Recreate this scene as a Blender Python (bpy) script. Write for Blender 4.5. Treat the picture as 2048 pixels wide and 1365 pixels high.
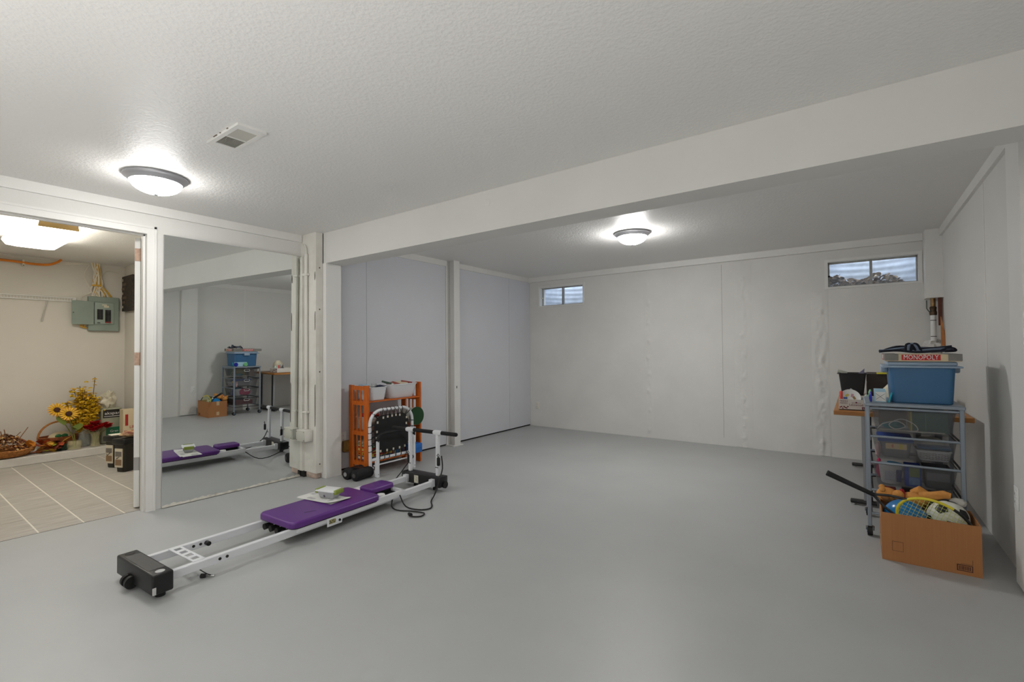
import bpy, bmesh, math, random
from mathutils import Vector, Matrix, noise
for o in list(bpy.data.objects): bpy.data.objects.remove(o)
sc = bpy.context.scene
C = sc.collection
PI = math.pi
rnd = random.Random(7)

# ------------------------------------------------------------ camera, world, exposure
cam = bpy.data.cameras.new('camera'); camo = bpy.data.objects.new('camera', cam); C.objects.link(camo)
cam.lens = 16.6406; cam.sensor_width = 36.0; cam.sensor_fit = 'HORIZONTAL'; cam.clip_start = 0.05
_r = Vector((0.808293, 0.588722, -0.008255)); _u = Vector((0.017107, -0.009469, 0.999809)); _b = Vector((0.588531, -0.80828, -0.017725))
camo.matrix_world = Matrix(((_r.x, _u.x, _b.x, 0), (_r.y, _u.y, _b.y, 0), (_r.z, _u.z, _b.z, 1.22), (0, 0, 0, 1)))
sc.camera = camo
w = bpy.data.worlds.new('daylight'); sc.world = w; w.use_nodes = True
w.node_tree.nodes['Background'].inputs[0].default_value = (0.86, 0.93, 1.0, 1)
w.node_tree.nodes['Background'].inputs[1].default_value = 4.5
sc.view_settings.view_transform = 'Standard'; sc.view_settings.look = 'None'
sc.view_settings.gamma = 1.0; sc.view_settings.use_curve_mapping = False
sc.view_settings.exposure = 0.26
LAMP = 46.0          # radiance of the frosted ceiling domes
LAMP_FAR = 100.0     # brighter bulb in the dome beyond the beam
TUBE = 13.0          # radiance of the fluorescent lens
FILL_UPLIGHT = 285.0      # radiance of the unseen fill light added behind the viewer

# ------------------------------------------------------------ materials
def S(r, g, b):
    f = lambda c: (c/255/12.92) if c/255 <= .04045 else ((c/255+.055)/1.055)**2.4
    return (f(r), f(g), f(b), 1)
MATS = {}
def mat(name, col, rough=.6, metal=0, var=0.0, vscale=6, bump=0.0, bscale=60, stretch=(1, 1, 1), col2=None, spec=.5,
        emit=0, alpha=1, trans=0, coat=0, contrast=(.35, .65), detail=4):
    if name in MATS: return MATS[name]
    m = bpy.data.materials.new(name); MATS[name] = m; m.use_nodes = True
    nt = m.node_tree; b = nt.nodes['Principled BSDF']; I = b.inputs
    I['Base Color'].default_value = col; I['Roughness'].default_value = rough; I['Metallic'].default_value = metal
    I['Specular IOR Level'].default_value = spec
    if coat: I['Coat Weight'].default_value = coat
    if trans: I['Transmission Weight'].default_value = trans; I['IOR'].default_value = 1.3
    if alpha < 1: I['Alpha'].default_value = alpha
    if emit: I['Emission Color'].default_value = col; I['Emission Strength'].default_value = emit
    if var or col2 or bump:
        tc = nt.nodes.new('ShaderNodeTexCoord'); mp = nt.nodes.new('ShaderNodeMapping')
        mp.inputs['Scale'].default_value = stretch; nt.links.new(tc.outputs['Object'], mp.inputs[0])
    if var or col2:
        n = nt.nodes.new('ShaderNodeTexNoise'); n.inputs['Scale'].default_value = vscale; n.inputs['Detail'].default_value = detail
        nt.links.new(mp.outputs[0], n.inputs[0])
        rp = nt.nodes.new('ShaderNodeValToRGB'); e = rp.color_ramp.elements
        e[0].position, e[1].position = contrast
        c2 = col2 or tuple(min(1, c*(1+var)) for c in col[:3])+(1,)
        c1 = col if col2 else tuple(c*(1-var) for c in col[:3])+(1,)
        e[0].color = c1; e[1].color = c2
        nt.links.new(n.outputs['Fac'], rp.inputs[0]); nt.links.new(rp.outputs[0], I['Base Color'])
    if bump:
        n2 = nt.nodes.new('ShaderNodeTexNoise'); n2.inputs['Scale'].default_value = bscale; n2.inputs['Detail'].default_value = 5
        nt.links.new(mp.outputs[0], n2.inputs[0])
        bp = nt.nodes.new('ShaderNodeBump'); bp.inputs['Strength'].default_value = bump; bp.inputs['Distance'].default_value = .01
        nt.links.new(n2.outputs['Fac'], bp.inputs['Height']); nt.links.new(bp.outputs[0], I['Normal'])
    return m
def mesh_mat(name, col, cell=.0055):
    """perforated steel mesh: real holes as transparency in object space"""
    m = bpy.data.materials.new(name); m.use_nodes = True; nt = m.node_tree
    b = nt.nodes['Principled BSDF']; b.inputs['Base Color'].default_value = col; b.inputs['Roughness'].default_value = .45; b.inputs['Metallic'].default_value = .5
    tc = nt.nodes.new('ShaderNodeTexCoord'); sx = nt.nodes.new('ShaderNodeSeparateXYZ'); nt.links.new(tc.outputs['Object'], sx.inputs[0])
    def math_(op, a, b_=None, v=None):
        n = nt.nodes.new('ShaderNodeMath'); n.operation = op
        nt.links.new(a, n.inputs[0])
        if b_ is not None: nt.links.new(b_, n.inputs[1])
        if v is not None: n.inputs[1].default_value = v
        return n.outputs[0]
    h = math_('ADD', sx.outputs[0], sx.outputs[1])
    u = math_('ADD', h, sx.outputs[2]); v = math_('SUBTRACT', h, sx.outputs[2])
    a = math_('ABSOLUTE', math_('SINE', math_('MULTIPLY', u, v=PI/cell/1.41))); c = math_('ABSOLUTE', math_('SINE', math_('MULTIPLY', v, v=PI/cell/1.41)))
    hole = math_('GREATER_THAN', math_('MINIMUM', a, c), v=.22)
    t = nt.nodes.new('ShaderNodeBsdfTransparent'); mx = nt.nodes.new('ShaderNodeMixShader')
    nt.links.new(hole, mx.inputs[0]); nt.links.new(b.outputs[0], mx.inputs[1]); nt.links.new(t.outputs[0], mx.inputs[2])
    nt.links.new(mx.outputs[0], nt.nodes['Material Output'].inputs[0])
    return m
wallpaint = mat('white_wall_paint', S(222, 221, 217), .75, var=.02, vscale=1.5, bump=.06, bscale=45, spec=.25)
plaster = mat('lumpy_white_plaster', S(221, 220, 216), .75, var=.03, vscale=2.2, bump=.22, bscale=14, spec=.25)
panelpaint = mat('cool_white_panel', S(214, 216, 222), .7, var=.015, vscale=2, bump=.03, bscale=60, spec=.25)
ceilpaint = mat('stippled_ceiling_paint', S(230, 229, 226), .5, bump=.32, bscale=62, spec=.4)
beampaint = mat('smooth_beam_paint', S(217, 216, 212), .7, var=.02, vscale=2, bump=.03, bscale=30, spec=.25)
trimpaint = mat('white_trim_paint', S(228, 227, 223), .5, var=.02, vscale=3, bump=.06, bscale=30, stretch=(1, 1, 1))
floorpaint = mat('grey_floor_paint', S(174, 176, 176), .42, var=.03, vscale=1.6, bump=.05, bscale=26, spec=.4, detail=8)
peel = mat('peeling_white_paint', S(222, 219, 211), .7, col2=S(210, 206, 196), vscale=6, bump=.16, bscale=30, contrast=(.5, .75))
rawplaster = mat('exposed_pink_plaster', S(206, 180, 164), .9, col2=S(188, 172, 160), vscale=30, bump=.6, bscale=40)
dark = mat('dark_gap', S(30, 28, 25), .9)
black = mat('black_plastic', S(22, 22, 24), .42)
blackfoam = mat('black_foam', S(18, 18, 20), .75, bump=.15, bscale=120)
blacktop = mat('black_textured_plastic', S(74, 73, 72), .55, bump=.15, bscale=300)
rubber = mat('black_rubber', S(16, 16, 16), .6)
whitemetal = mat('white_powder_coat', S(228, 230, 234), .35)
greymetal = mat('grey_powder_coat', S(142, 152, 164), .4, metal=.25)
nickel = mat('brushed_nickel', S(168, 168, 172), .38, metal=.55)
chrome = mat('chrome', S(205, 205, 205), .15, metal=1)
brass = mat('aged_brass', S(150, 120, 80), .45, metal=.7, var=.3, vscale=40)
white = mat('white_plastic', S(232, 232, 230), .4)
ivory = mat('ivory_plastic', S(228, 222, 204), .5)
def flat(name, r, g, b, rough=.55, **k): return mat(name, S(r, g, b), rough, **k)

# ------------------------------------------------------------ mesh building
class MB:
    def __init__(s): s.v = []; s.f = []
    def add(s, vs, fs):
        o = len(s.v); s.v += [tuple(p) for p in vs]; s.f += [tuple(i+o for i in f) for f in fs]; return s
    def box(s, x0, x1, y0, y1, z0, z1, M=None):
        vs = [(x, y, z) for z in (z0, z1) for y in (y0, y1) for x in (x0, x1)]
        if M: vs = [M @ Vector(p) for p in vs]
        return s.add(vs, [(0, 2, 3, 1), (4, 5, 7, 6), (0, 1, 5, 4), (2, 6, 7, 3), (0, 4, 6, 2), (1, 3, 7, 5)])
    def rbox(s, x0, x1, y0, y1, z0, z1, r=.01, seg=2, taper=0, M=None):
        """bevelled box; taper shrinks the bottom"""
        b = bmesh.new(); vs = []
        for z in (z0, z1):
            t = taper if z == z0 else 0
            for x, y in ((x0+t, y0+t), (x1-t, y0+t), (x1-t, y1-t), (x0+t, y1-t)): vs.append(b.verts.new((x, y, z)))
        for f in ((3, 2, 1, 0), (4, 5, 6, 7), (0, 1, 5, 4), (1, 2, 6, 5), (2, 3, 7, 6), (3, 0, 4, 7)): b.faces.new([vs[i] for i in f])
        bmesh.ops.bevel(b, geom=b.edges[:], offset=r, segments=seg, profile=.5, affect='EDGES')
        b.verts.index_update()
        P = [v.co.copy() for v in b.verts]
        if M: P = [M @ p for p in P]
        s.add(P, [[v.index for v in f.verts] for f in b.faces]); b.free(); return s
    def tube(s, pts, r, n=8, closed=False, caps=True):
        pts = [Vector(p) for p in pts]; N = len(pts); rs = r if isinstance(r, (list, tuple)) else [r]*N
        up = Vector((0, 0, 1)); prev = None; vs = []
        for i, p in enumerate(pts):
            a = pts[(i-1) % N] if (closed or i > 0) else p; c = pts[(i+1) % N] if (closed or i < N-1) else p
            t = (c-a)
            if t.length < 1e-9: t = Vector((0, 0, 1))
            t.normalize()
            if prev is None:
                k = up if abs(t.z) < .9 else Vector((1, 0, 0)); nn = t.cross(k).normalized()
            else: nn = (prev - t*prev.dot(t)).normalized()
            prev = nn; bb = t.cross(nn)
            for j in range(n):
                q = 2*PI*j/n; vs.append(p + (nn*math.cos(q)+bb*math.sin(q))*rs[i])
        fs = []
        for i in range(N if closed else N-1):
            for j in range(n):
                a, b_ = i*n+j, i*n+(j+1) % n; c, d = ((i+1) % N)*n+(j+1) % n, ((i+1) % N)*n+j
                fs.append((a, b_, c, d))
        if caps and not closed: fs += [tuple(range(n))[::-1], tuple((N-1)*n+j for j in range(n))]
        return s.add(vs, fs)
    def cyl(s, a, b, r, r2=None, n=20): return s.tube([a, b], [r, r if r2 is None else r2], n)
    def lathe(s, prof, c=(0, 0, 0), n=32, M=None, capped=True):
        vs = []; fs = []
        for r, z in prof:
            for j in range(n):
                q = 2*PI*j/n; p = Vector((r*math.cos(q), r*math.sin(q), z)); p = M @ p if M else p
                vs.append(p+Vector(c))
        for i in range(len(prof)-1):
            for j in range(n): fs.append((i*n+j, i*n+(j+1) % n, (i+1)*n+(j+1) % n, (i+1)*n+j))
        if capped: fs += [tuple(range(n))[::-1], tuple((len(prof)-1)*n+j for j in range(n))]
        return s.add(vs, fs)
    def ball(s, c, r, nu=20, nv=12, sc=(1, 1, 1), M=None, jit=0):
        vs = []; fs = []
        for i in range(nv+1):
            th = PI*i/nv
            for j in range(nu):
                ph = 2*PI*j/nu; p = Vector((math.sin(th)*math.cos(ph)*sc[0], math.sin(th)*math.sin(ph)*sc[1], math.cos(th)*sc[2]))*r
                if jit and 0 < i < nv: p *= 1+jit*(noise.noise(Vector((math.sin(th)*math.cos(ph), math.sin(th)*math.sin(ph), math.cos(th)))*2.3+Vector(sc)*31)+.4*noise.noise(Vector((math.sin(th)*math.cos(ph), math.sin(th)*math.sin(ph), math.cos(th)))*5.5+Vector(sc)*7))
                p = M @ p if M else p
                vs.append(p+Vector(c))
        for i in range(nv):
            for j in range(nu): fs.append((i*nu+j, i*nu+(j+1) % nu, (i+1)*nu+(j+1) % nu, (i+1)*nu+j)[::-1])
        return s.add(vs, fs)
    def prism(s, poly, z0, z1, M=None):
        n = len(poly); vs = [(x, y, z0) for x, y in poly]+[(x, y, z1) for x, y in poly]
        if M: vs = [M @ Vector(p) for p in vs]
        fs = [tuple(range(n))[::-1], tuple(range(n, 2*n))]+[(i, (i+1) % n, n+(i+1) % n, n+i) for i in range(n)]
        return s.add(vs, fs)
    def grid(s, fn, nu, nv, thick=0):
        vs = [fn(i/nu, j/nv) for i in range(nu+1) for j in range(nv+1)]
        k = nv+1
        fs = [(i*k+j, (i+1)*k+j, (i+1)*k+j+1, i*k+j+1) for i in range(nu) for j in range(nv)]
        return s.add(vs, fs)
    def shell(s, x0, x1, y0, y1, z0, z1, taper=.02, t=.004, r=.03, n=4, M=None):
        """open tapered tub with rounded corners and a wall thickness"""
        def ring(inset, z, rr):
            pts = []
            for cx, cy, a0 in ((x1-inset-rr, y1-inset-rr, 0), (x0+inset+rr, y1-inset-rr, PI/2), (x0+inset+rr, y0+inset+rr, PI), (x1-inset-rr, y0+inset+rr, 1.5*PI)):
                for k in range(n+1): a = a0+PI/2*k/n; pts.append((cx+rr*math.cos(a), cy+rr*math.sin(a), z))
            return pts
        rings = [ring(taper+.006, z0, max(r-.006, .004)), ring(taper, z0+.006, r), ring(0, z1, r), ring(t, z1, max(r-t, .004)), ring(taper+t, z0+.01, max(r-t, .004))]
        m = len(rings[0]); vs = [p for q in rings for p in q]
        if M: vs = [M @ Vector(p) for p in vs]
        fs = [tuple(range(m))[::-1], tuple(4*m+j for j in range(m))]
        for i in range(4): fs += [(i*m+j, i*m+(j+1) % m, (i+1)*m+(j+1) % m, (i+1)*m+j) for j in range(m)]
        return s.add(vs, fs)
    def build(s, name, m, parent=None, angle=35, smooth=True):
        me = bpy.data.meshes.new(name); me.from_pydata(s.v, [], s.f); me.update()
        if smooth:
            me.polygons.foreach_set('use_smooth', [True]*len(me.polygons)); me.set_sharp_from_angle(angle=math.radians(angle))
        if m: me.materials.append(m)
        o = bpy.data.objects.new(name, me); C.objects.link(o)
        if parent: o.parent = parent
        return o
def thing(name, label, cat, loc=(0, 0, 0), rz=0, group=None):
    o = bpy.data.objects.new(name, None); C.objects.link(o); o.location = loc; o.rotation_euler = (0, 0, rz)
    o.empty_display_size = .05
    return tag(o, label, cat, group)
def tag(o, label, cat, group=None):
    o['label'] = label; o['category'] = cat
    if group: o['group'] = group
    return o
def struct(o, label=None):
    o['kind'] = 'structure'
    if label: o['label'] = label
    return o
def text(body, size, M, m, parent, name='lettering', ext=.0006, align='CENTER', width=None):
    cu = bpy.data.curves.new(name, 'FONT'); cu.body = body; cu.size = size; cu.extrude = ext; cu.align_x = align; cu.align_y = 'CENTER'; cu.resolution_u = 2
    t = bpy.data.objects.new('t', cu); C.objects.link(t)
    dg = bpy.context.evaluated_depsgraph_get(); me = bpy.data.meshes.new_from_object(t.evaluated_get(dg)); bpy.data.objects.remove(t)
    if width:
        xs = [v.co.x for v in me.vertices]; k = width/max(1e-6, max(xs)-min(xs))
        for v in me.vertices: v.co.x *= k
    me.transform(M); me.materials.clear(); me.materials.append(m); me.name = name
    o = bpy.data.objects.new(name, me); C.objects.link(o); o.parent = parent
    return o
def frame(origin, xdir, updir):
    """matrix: local x -> xdir, local y -> updir"""
    x = Vector(xdir).normalized(); y = Vector(updir); y = (y-x*y.dot(x)).normalized(); z = x.cross(y)
    M = Matrix((x, y, z)).transposed().to_4x4(); M.translation = Vector(origin); return M
def copy_tree(o, parent=None):
    c = o.copy(); C.objects.link(c); c.parent = parent
    for ch in list(o.children): copy_tree(ch, c)
    return c
def B(x0, x1, y0, y1, z0, z1): return MB().box(x0, x1, y0, y1, z0, z1)

# ------------------------------------------------------------ the room
ZC = 2.361; XL = -4.42; XT = -4.506; XA = -4.251; XR = .685; YB = 6.333; YN = -2.6; Y1, Y2, ZB = 2.625, 2.832, 2.068
UX, UY = -7.85, 2.051
struct(B(XT, XR+.2, YN-.1, YB+.15, -.12, 0).build('floor', floorpaint), 'grey painted concrete basement floor')
struct(B(XT+.0, XR+.2, YN-.1, YB+.15, ZC, ZC+.1).build('ceiling', ceilpaint), 'white stippled basement ceiling')
# left wall with doorway (door opening y .46-1.285, up to 2.135)
DY0, DY1, DZ = .46, 1.285, 2.135
wl = MB(); wl.box(XL-.115, XL, DY1+.02, 2.6, 0, ZC).box(XL-.115, XL, YN, DY0-.02, 0, ZC).box(XL-.115, XL, DY0-.02, DY1+.02, DZ+.02, ZC)
struct(wl.build('wall_left', wallpaint), 'white wall with the utility doorway and the mirror')
# left wall of the far bay: dark backing, separate white panels and black gap along the floor
wa = struct(B(XA-.1, XA-.014, 2.58, YB+.02, 0, ZC).build('wall_bay_left', dark), 'cool white panelled wall of the far bay')
for y0, y1 in ((2.6, 3.187), (3.189, 4.40), (4.43, 5.766), (5.768, YB-.004)):
    B(XA-.014, XA, y0+.001, y1-.001, .02, ZC).build('panel', panelpaint, wa)
# back wall with two window openings
W = [(-4.085, -3.262, 1.882, 2.216), (-.278, .553, 1.862, 2.19)]
wb = MB(); T = .17
def wbb(x0, x1, z0, z1): wb.box(x0, x1, YB, YB+T, z0, z1)
wbb(XA-.1, W[0][0], 0, ZC); wbb(W[0][0], W[0][1], 0, W[0][2]); wbb(W[0][0], W[0][1], W[0][3], ZC)
wbb(W[0][1], W[1][0], 0, ZC); wbb(W[1][0], W[1][1], 0, W[1][2]); wbb(W[1][0], W[1][1], W[1][3], ZC); wbb(W[1][1], XR+.2, 0, ZC)
wbo = struct(wb.build('wall_back', plaster), 'lumpy white plastered back wall under two small windows')
def ridge(xc, w_, z0, z1, amp, seed):
    def fn(u, v):
        x = xc+(v-.5)*w_; z = z0+(z1-z0)*u
        e = math.sin(PI*v)**.6
        h = amp*e*max(0, .45+.75*noise.noise(Vector((x*26+seed, z*9, seed)))+.35*noise.noise(Vector((x*60, z*40, seed))))
        kn = 0
        for k in range(9):
            zk = .12+k*.245+.03*math.sin(seed+k); dd = ((z-zk)/.03)**2+((x-xc-.01*math.sin(k*3+seed))/.022)**2
            kn += .012*math.exp(-dd)
        return (x, YB-.0004-h-kn*e, z)
    return MB().grid(fn, 200, 16).build('plaster_seam', plaster, wbo, angle=60)
ridge(-1.12, .2, .005, 2.27, .011, 3.1); ridge(-.33, .17, .005, 1.84, .011, 8.4); ridge(-2.3, .12, .005, 2.25, .005, 5.7)
sm = MB(); 
for k in range(40):
    z0 = .1+k*.054; sm.box(-1.3575+.004*noise.noise(Vector((0, 0, z0*4))), -1.3545+.004*noise.noise(Vector((0, 0, z0*4))), YB-.0012, YB+.01, z0, z0+.0545)
sm.build('panel_joint', mat('joint_grey', S(150, 147, 140), .8), wbo)  # thin grey line along the panel joint
wr = struct(B(XR, XR+.12, YN, YB+.02, 0, ZC).build('wall_right', wallpaint), 'white right-hand wall')
B(XR-.003, XR+.01, 4.292, 4.306, .02, 2.28).build('panel_joint', trimpaint, wr)
struct(B(.640, XR+.01, 3.245, 3.485, 0.012, ZC).build('wall_right_pilaster', trimpaint), 'shallow white pilaster on the right wall with an outlet')
struct(B(XT, XR+.12, YN-.1, YN, 0, ZC).build('wall_near', wallpaint), 'white wall behind the viewer')
bm_ = struct(B(-4.163, XR+.02, Y1, Y2, ZB, ZC).build('ceiling_beam', beampaint), 'wide white boxed beam crossing the ceiling')
for bx in (-2.118, -1.444, -.191, .398):      # patched bolt heads
    MB().lathe([(.0, .0), (.022, .0005), (.026, 0), (.026, -.004)], n=20, M=frame((bx, Y1-.0005, 2.276), (1, 0, 0), (0, 0, 1))).build('patch', beampaint, bm_)
# trims
def trim(n, x0, x1, y0, y1, z0, z1, lab, m=trimpaint):
    return struct(B(x0, x1, y0, y1, z0, z1).build('trim_%d' % n, m), lab)
trim(1, XL, XL+.022, YN, 2.54, 2.29, ZC, 'flat white board along the top of the left wall')
trim(2, XA, XA+.022, 2.832, 4.40, 2.293, ZC, 'flat white board over the bay panels')
trim(3, XA, XA+.022, 4.535, YB-.05, 2.293, ZC, 'flat white board over the far bay panels')
trim(4, XA, .556, YB-.056, YB, 2.286, ZC, 'deep white board along the top of the back wall')
trim(5, XR-.022, XR, 3.485, 6.12, 2.287, ZC, 'white board along the top of the right wall')
# corner post at the left end of the beam
cp = struct(B(XL, -4.163, 2.545, 2.615, .055, ZC).build('trim_6', peel), 'peeling white corner post at the end of the beam')
bh = MB()
for z in (2.02, 1.62, 1.02, .14): bh.cyl((-4.167, 2.583, z), (-4.161, 2.583, z), .007, n=10)
bh.build('bolt', mat('rusty_bolt', S(90, 80, 72), .7), cp)
for z0, z1, y in ((1.9, 1.98, 2.546), (1.42, 1.6, 2.547), (.5, .9, 2.546)):
    MB().prism([(-.004, z0), (.002, z0+.02), (.004, (z0+z1)/2), (.001, z1), (-.005, z1-.03)], 0, .004, M=Matrix.Translation((-4.175, y-.002, 0)) @ Matrix.Rotation(PI/2, 4, 'X')).build('paint_flake', mat('bare_grey_wood', S(120, 114, 104), .9), cp)
B(XL, -4.36, 2.52, 2.545, .06, 2.14).build('batten', peel, cp)
rb = MB().rbox(-4.345, -4.185, 2.55, 2.612, .0, .06, .012); rb.build('plaster_base', rawplaster, cp)
B(-4.42, -4.345, 2.53, 2.61, .0, .05).build('dark_void', dark, cp)
struct(MB().rbox(XA-.012, -4.112, 2.618, 2.785, 0.0, ZB, .002, 1).build('trim_7', trimpaint), 'clean white board under the left end of the beam')
# H-section column on the bay wall
hc = struct(MB().box(-4.137, -4.127, 4.425, 4.53, .012, ZC).box(-4.25, -4.24, 4.40, 4.53, .012, ZC).box(-4.24, -4.137, 4.472, 4.482, .012, ZC).build('column', trimpaint), 'white painted steel H-column against the bay wall')
B(-4.25, -4.11, 4.385, 4.565, 0, .012).build('base_plate', trimpaint, hc)
B(-4.126, -4.1255, 4.458, 4.47, .73, .76).build('slot', dark, hc)

# door casing, jamb, open leaf
ds = MB()
ds.box(XL, XL+.016, DY1, DY1+.061, 0, DZ+.061).box(XL, XL+.016, DY0-.061, DY0, 0, DZ+.061).box(XL, XL+.016, DY0, DY1, DZ, DZ+.061)
ds.box(XL+.016, XL+.021, DY1+.045, DY1+.061, 0, DZ+.061).box(XL+.016, XL+.021, DY0-.061, DY1+.061, DZ+.045, DZ+.061)
struct(ds.build('trim_8', trimpaint), 'white moulded casing round the utility doorway')
jb = MB()
jb.box(XL-.115, XL, DY1, DY1+.02, 0, DZ).box(XL-.115, XL, DY0-.02, DY0, 0, DZ).box(XL-.115, XL, DY0-.02, DY1+.02, DZ, DZ+.02)
jb.box(XL-.065, XL-.03, DY1-.011, DY1, 0, DZ).box(XL-.065, XL-.03, DY0, DY0+.011, 0, DZ).box(XL-.065, XL-.03, DY0, DY1, DZ-.011, DZ)
struct(jb.build('trim_9', trimpaint), 'white door jamb with its stop')
dl = bpy.data.objects.new('door_1', None); C.objects.link(dl); dl.location = (-4.548, 1.283, 0); dl.rotation_euler = (0, 0, math.radians(-28)); struct(dl, 'white door swung open into the utility room')
MB().rbox(-.79, -.012, -.038, 0, .012, DZ-.012, .002, 1).build('leaf', trimpaint, dl)
hb = mat('worn_copper_hinge', S(176, 148, 128), .5, metal=.4, var=.15, vscale=60)
for z in (1.94, 1.12, .30):
    h = MB().box(-.012, -.0095, -.036, -.004, z, z+.1); h.cyl((-.004, .002, z), (-.004, .002, z+.1), .006, n=8); h.build('hinge', hb if z > .5 else mat('grey_hinge', S(165, 163, 160), .5, metal=.4), dl)

# ---- utility room
struct(B(XT-.004, XT+.002, DY0, DY1, -.01, .0006).build('trim_10', dark), 'thin dark joint where the tiles meet the painted floor')
struct(B(UX-.1, XT, -.7, UY+.1, -.12, -.0015).build('floor_utility', mat('grout', S(226, 221, 210), .9)), 'tiled floor of the utility room')
fu = bpy.data.objects['floor_utility']
tilem = mat('stone_look_tile', S(160, 155, 148), .45, col2=S(188, 183, 175), vscale=5, stretch=(9, 1, 1), contrast=(.3, .7), detail=8, bump=.03)
ys = [-.7+.2345*k-.0 for k in range(0, 13)]
off = .9535-ys[7]; ys = [y+off for y in ys]
for i in range(len(ys)-1):
    x = UX+.2-(.3 if i % 2 else 0)
    while x < XT-.01:
        a, b_ = max(x, UX), min(x+.6, XT); y0, y1 = max(ys[i], -.7), min(ys[i+1], UY)
        if b_-a > .02 and y1-y0 > .02: B(a+.003, b_-.003, y0+.005, y1-.005, -.012, .0).build('tile', tilem, fu)
        x += .6
uw = mat('warm_white_utility_paint', S(214, 209, 200), .75, var=.02, vscale=2, bump=.08, bscale=16, spec=.25)
struct(B(UX-.1, UX, -.7, UY+.1, 0, ZC).build('wall_utility_back', uw), 'utility room wall behind the breaker panel')
struct(B(UX, XL-.115, UY, UY+.1, 0, ZC).build('wall_utility_end', uw), 'end wall of the utility room')
struct(B(UX-.1, XL-.115, -.8, -.7, 0, ZC).build('wall_utility_near', uw), 'near end wall of the utility room')
struct(B(UX-.1, XT, -.8, UY+.1, ZC, ZC+.1).build('ceiling_utility', ceilpaint), 'ceiling of the utility room')
struct(MB().rbox(UX, -7.34, -.7, UY, 0.0, .09, .006, 1).build('concrete_ledge', mat('painted_concrete', S(206, 202, 196), .7, var=.05, vscale=8, bump=.15, bscale=30)), 'low painted concrete ledge along the utility wall')

# ---- windows with wells outside
galv = mat('galvanised_steel', S(176, 186, 200), .45, metal=.3, var=.12, vscale=14)
glass = mat('dusty_window_glass', S(206, 214, 226), .2, alpha=.16)
earth = mat('damp_soil', S(70, 58, 46), .95, var=.3, vscale=20, bump=.5)
alu = mat('weathered_aluminium', S(158, 158, 154), .5, metal=.5, var=.1, vscale=30)
leafm = [flat('dead_leaf_%d' % i, *c, rough=.8) for i, c in enumerate([(126, 106, 84), (96, 78, 60), (170, 150, 126), (74, 60, 48)])]
for i, (x0, x1, z0, z1) in enumerate(W):
    win = bpy.data.objects.new('window_%d' % (i+1), None); C.objects.link(win); win.location = ((x0+x1)/2, YB, z0)
    struct(win, ('small two-pane basement window near the left corner', 'small two-pane basement window beside the pipe chase, leaves outside')[i])
    hw, hh = (x1-x0)/2, z1-z0
    fr = MB(); b_ = .03
    fr.box(-hw, hw, -.012, .17, 0, b_*.7).box(-hw, hw, -.012, .17, hh-b_, hh).box(-hw, -hw+b_, -.012, .17, b_*.7, hh-b_).box(hw-b_, hw, -.012, .17, b_*.7, hh-b_)
    fr.build('frame', trimpaint, win)
    sy = .07; a = MB(); q = .014
    a.box(-hw+b_, hw-b_, sy, sy+.03, b_*.7, b_*.7+q).box(-hw+b_, hw-b_, sy, sy+.03, hh-b_-q, hh-b_).box(-hw+b_, -hw+b_+q, sy, sy+.03, b_*.7, hh-b_).box(hw-b_-q, hw-b_, sy, sy+.03, b_*.7, hh-b_)
    a.build('sash', alu, win)
    B(-.012, .012, sy-.012, sy+.03, b_*.7, hh-b_).build('mullion', alu, win)
    for s0, s1 in ((-hw+b_+q, -.012), (.012, hw-b_-q)): B(s0, s1, sy+.012, sy+.016, b_*.7+q, hh-b_-q).build('pane', glass, win)
    B(-hw+.012, -hw+b_+.02, sy-.03, sy-.01, hh*.42, hh*.47).build('latch', ivory if i == 0 else dark, win)
    well = struct(bpy.data.objects.new('window_well', None), ('corrugated steel window well outside the left corner window', 'corrugated steel window well full of leaves outside the right window')[i]); C.objects.link(well)
    well.location = ((x0+x1)/2, YB+T, 0)
    def fn(u, v, hw=hw):
        th = PI*v; z = 1.70+1.0*u; rr = 1+.003*math.sin(z*2*PI/.075)
        return ((hw+.12)*math.cos(th)*rr, .62*math.sin(th)**.8*rr, z)
    MB().grid(fn, 100, 28).build('corrugated_wall', galv, well, angle=60)
    gz = 1.79 if i == 0 else 1.80
    MB().grid(lambda u, v, hw=hw, gz=gz: ((u-.5)*2*(hw+.1), .6*v, gz+.02*noise.noise(Vector((u*6, v*4, gz)))), 20, 10).build('soil', earth, well)
    if i == 1:
        for kk in range(4):
            lv = MB()
            for k in range(150):
                px_ = rnd.uniform(-hw, hw); hgt = .15+.06*math.sin(px_*5+2.2)+.05*math.sin(px_*13)
                py_ = rnd.uniform(.02, .3); pz_ = 1.81+max(.02, hgt)*rnd.random()
                M = Matrix.Translation((px_, py_, pz_)) @ Matrix.Rotation(rnd.uniform(0, 6), 4, 'Z') @ Matrix.Rotation(rnd.uniform(-1.1, 1.1), 4, 'X')
                L_ = rnd.uniform(.04, .075)
                lv.grid(lambda u, v: M @ Vector(((u-.5)*L_, (v-.5)*L_*.8*math.sin(PI*min(.95, max(.05, u))), .012*math.cos(4*u))), 4, 2)
            lo = lv.build('leaf_litter', leafm[kk], well); lo['kind'] = 'stuff'
# pipe chase in the back right corner
struct(B(.558, XR, 6.125, YB, 1.69, ZC).build('pipe_chase', trimpaint), 'white boxed pipe chase in the back right corner')
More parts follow.
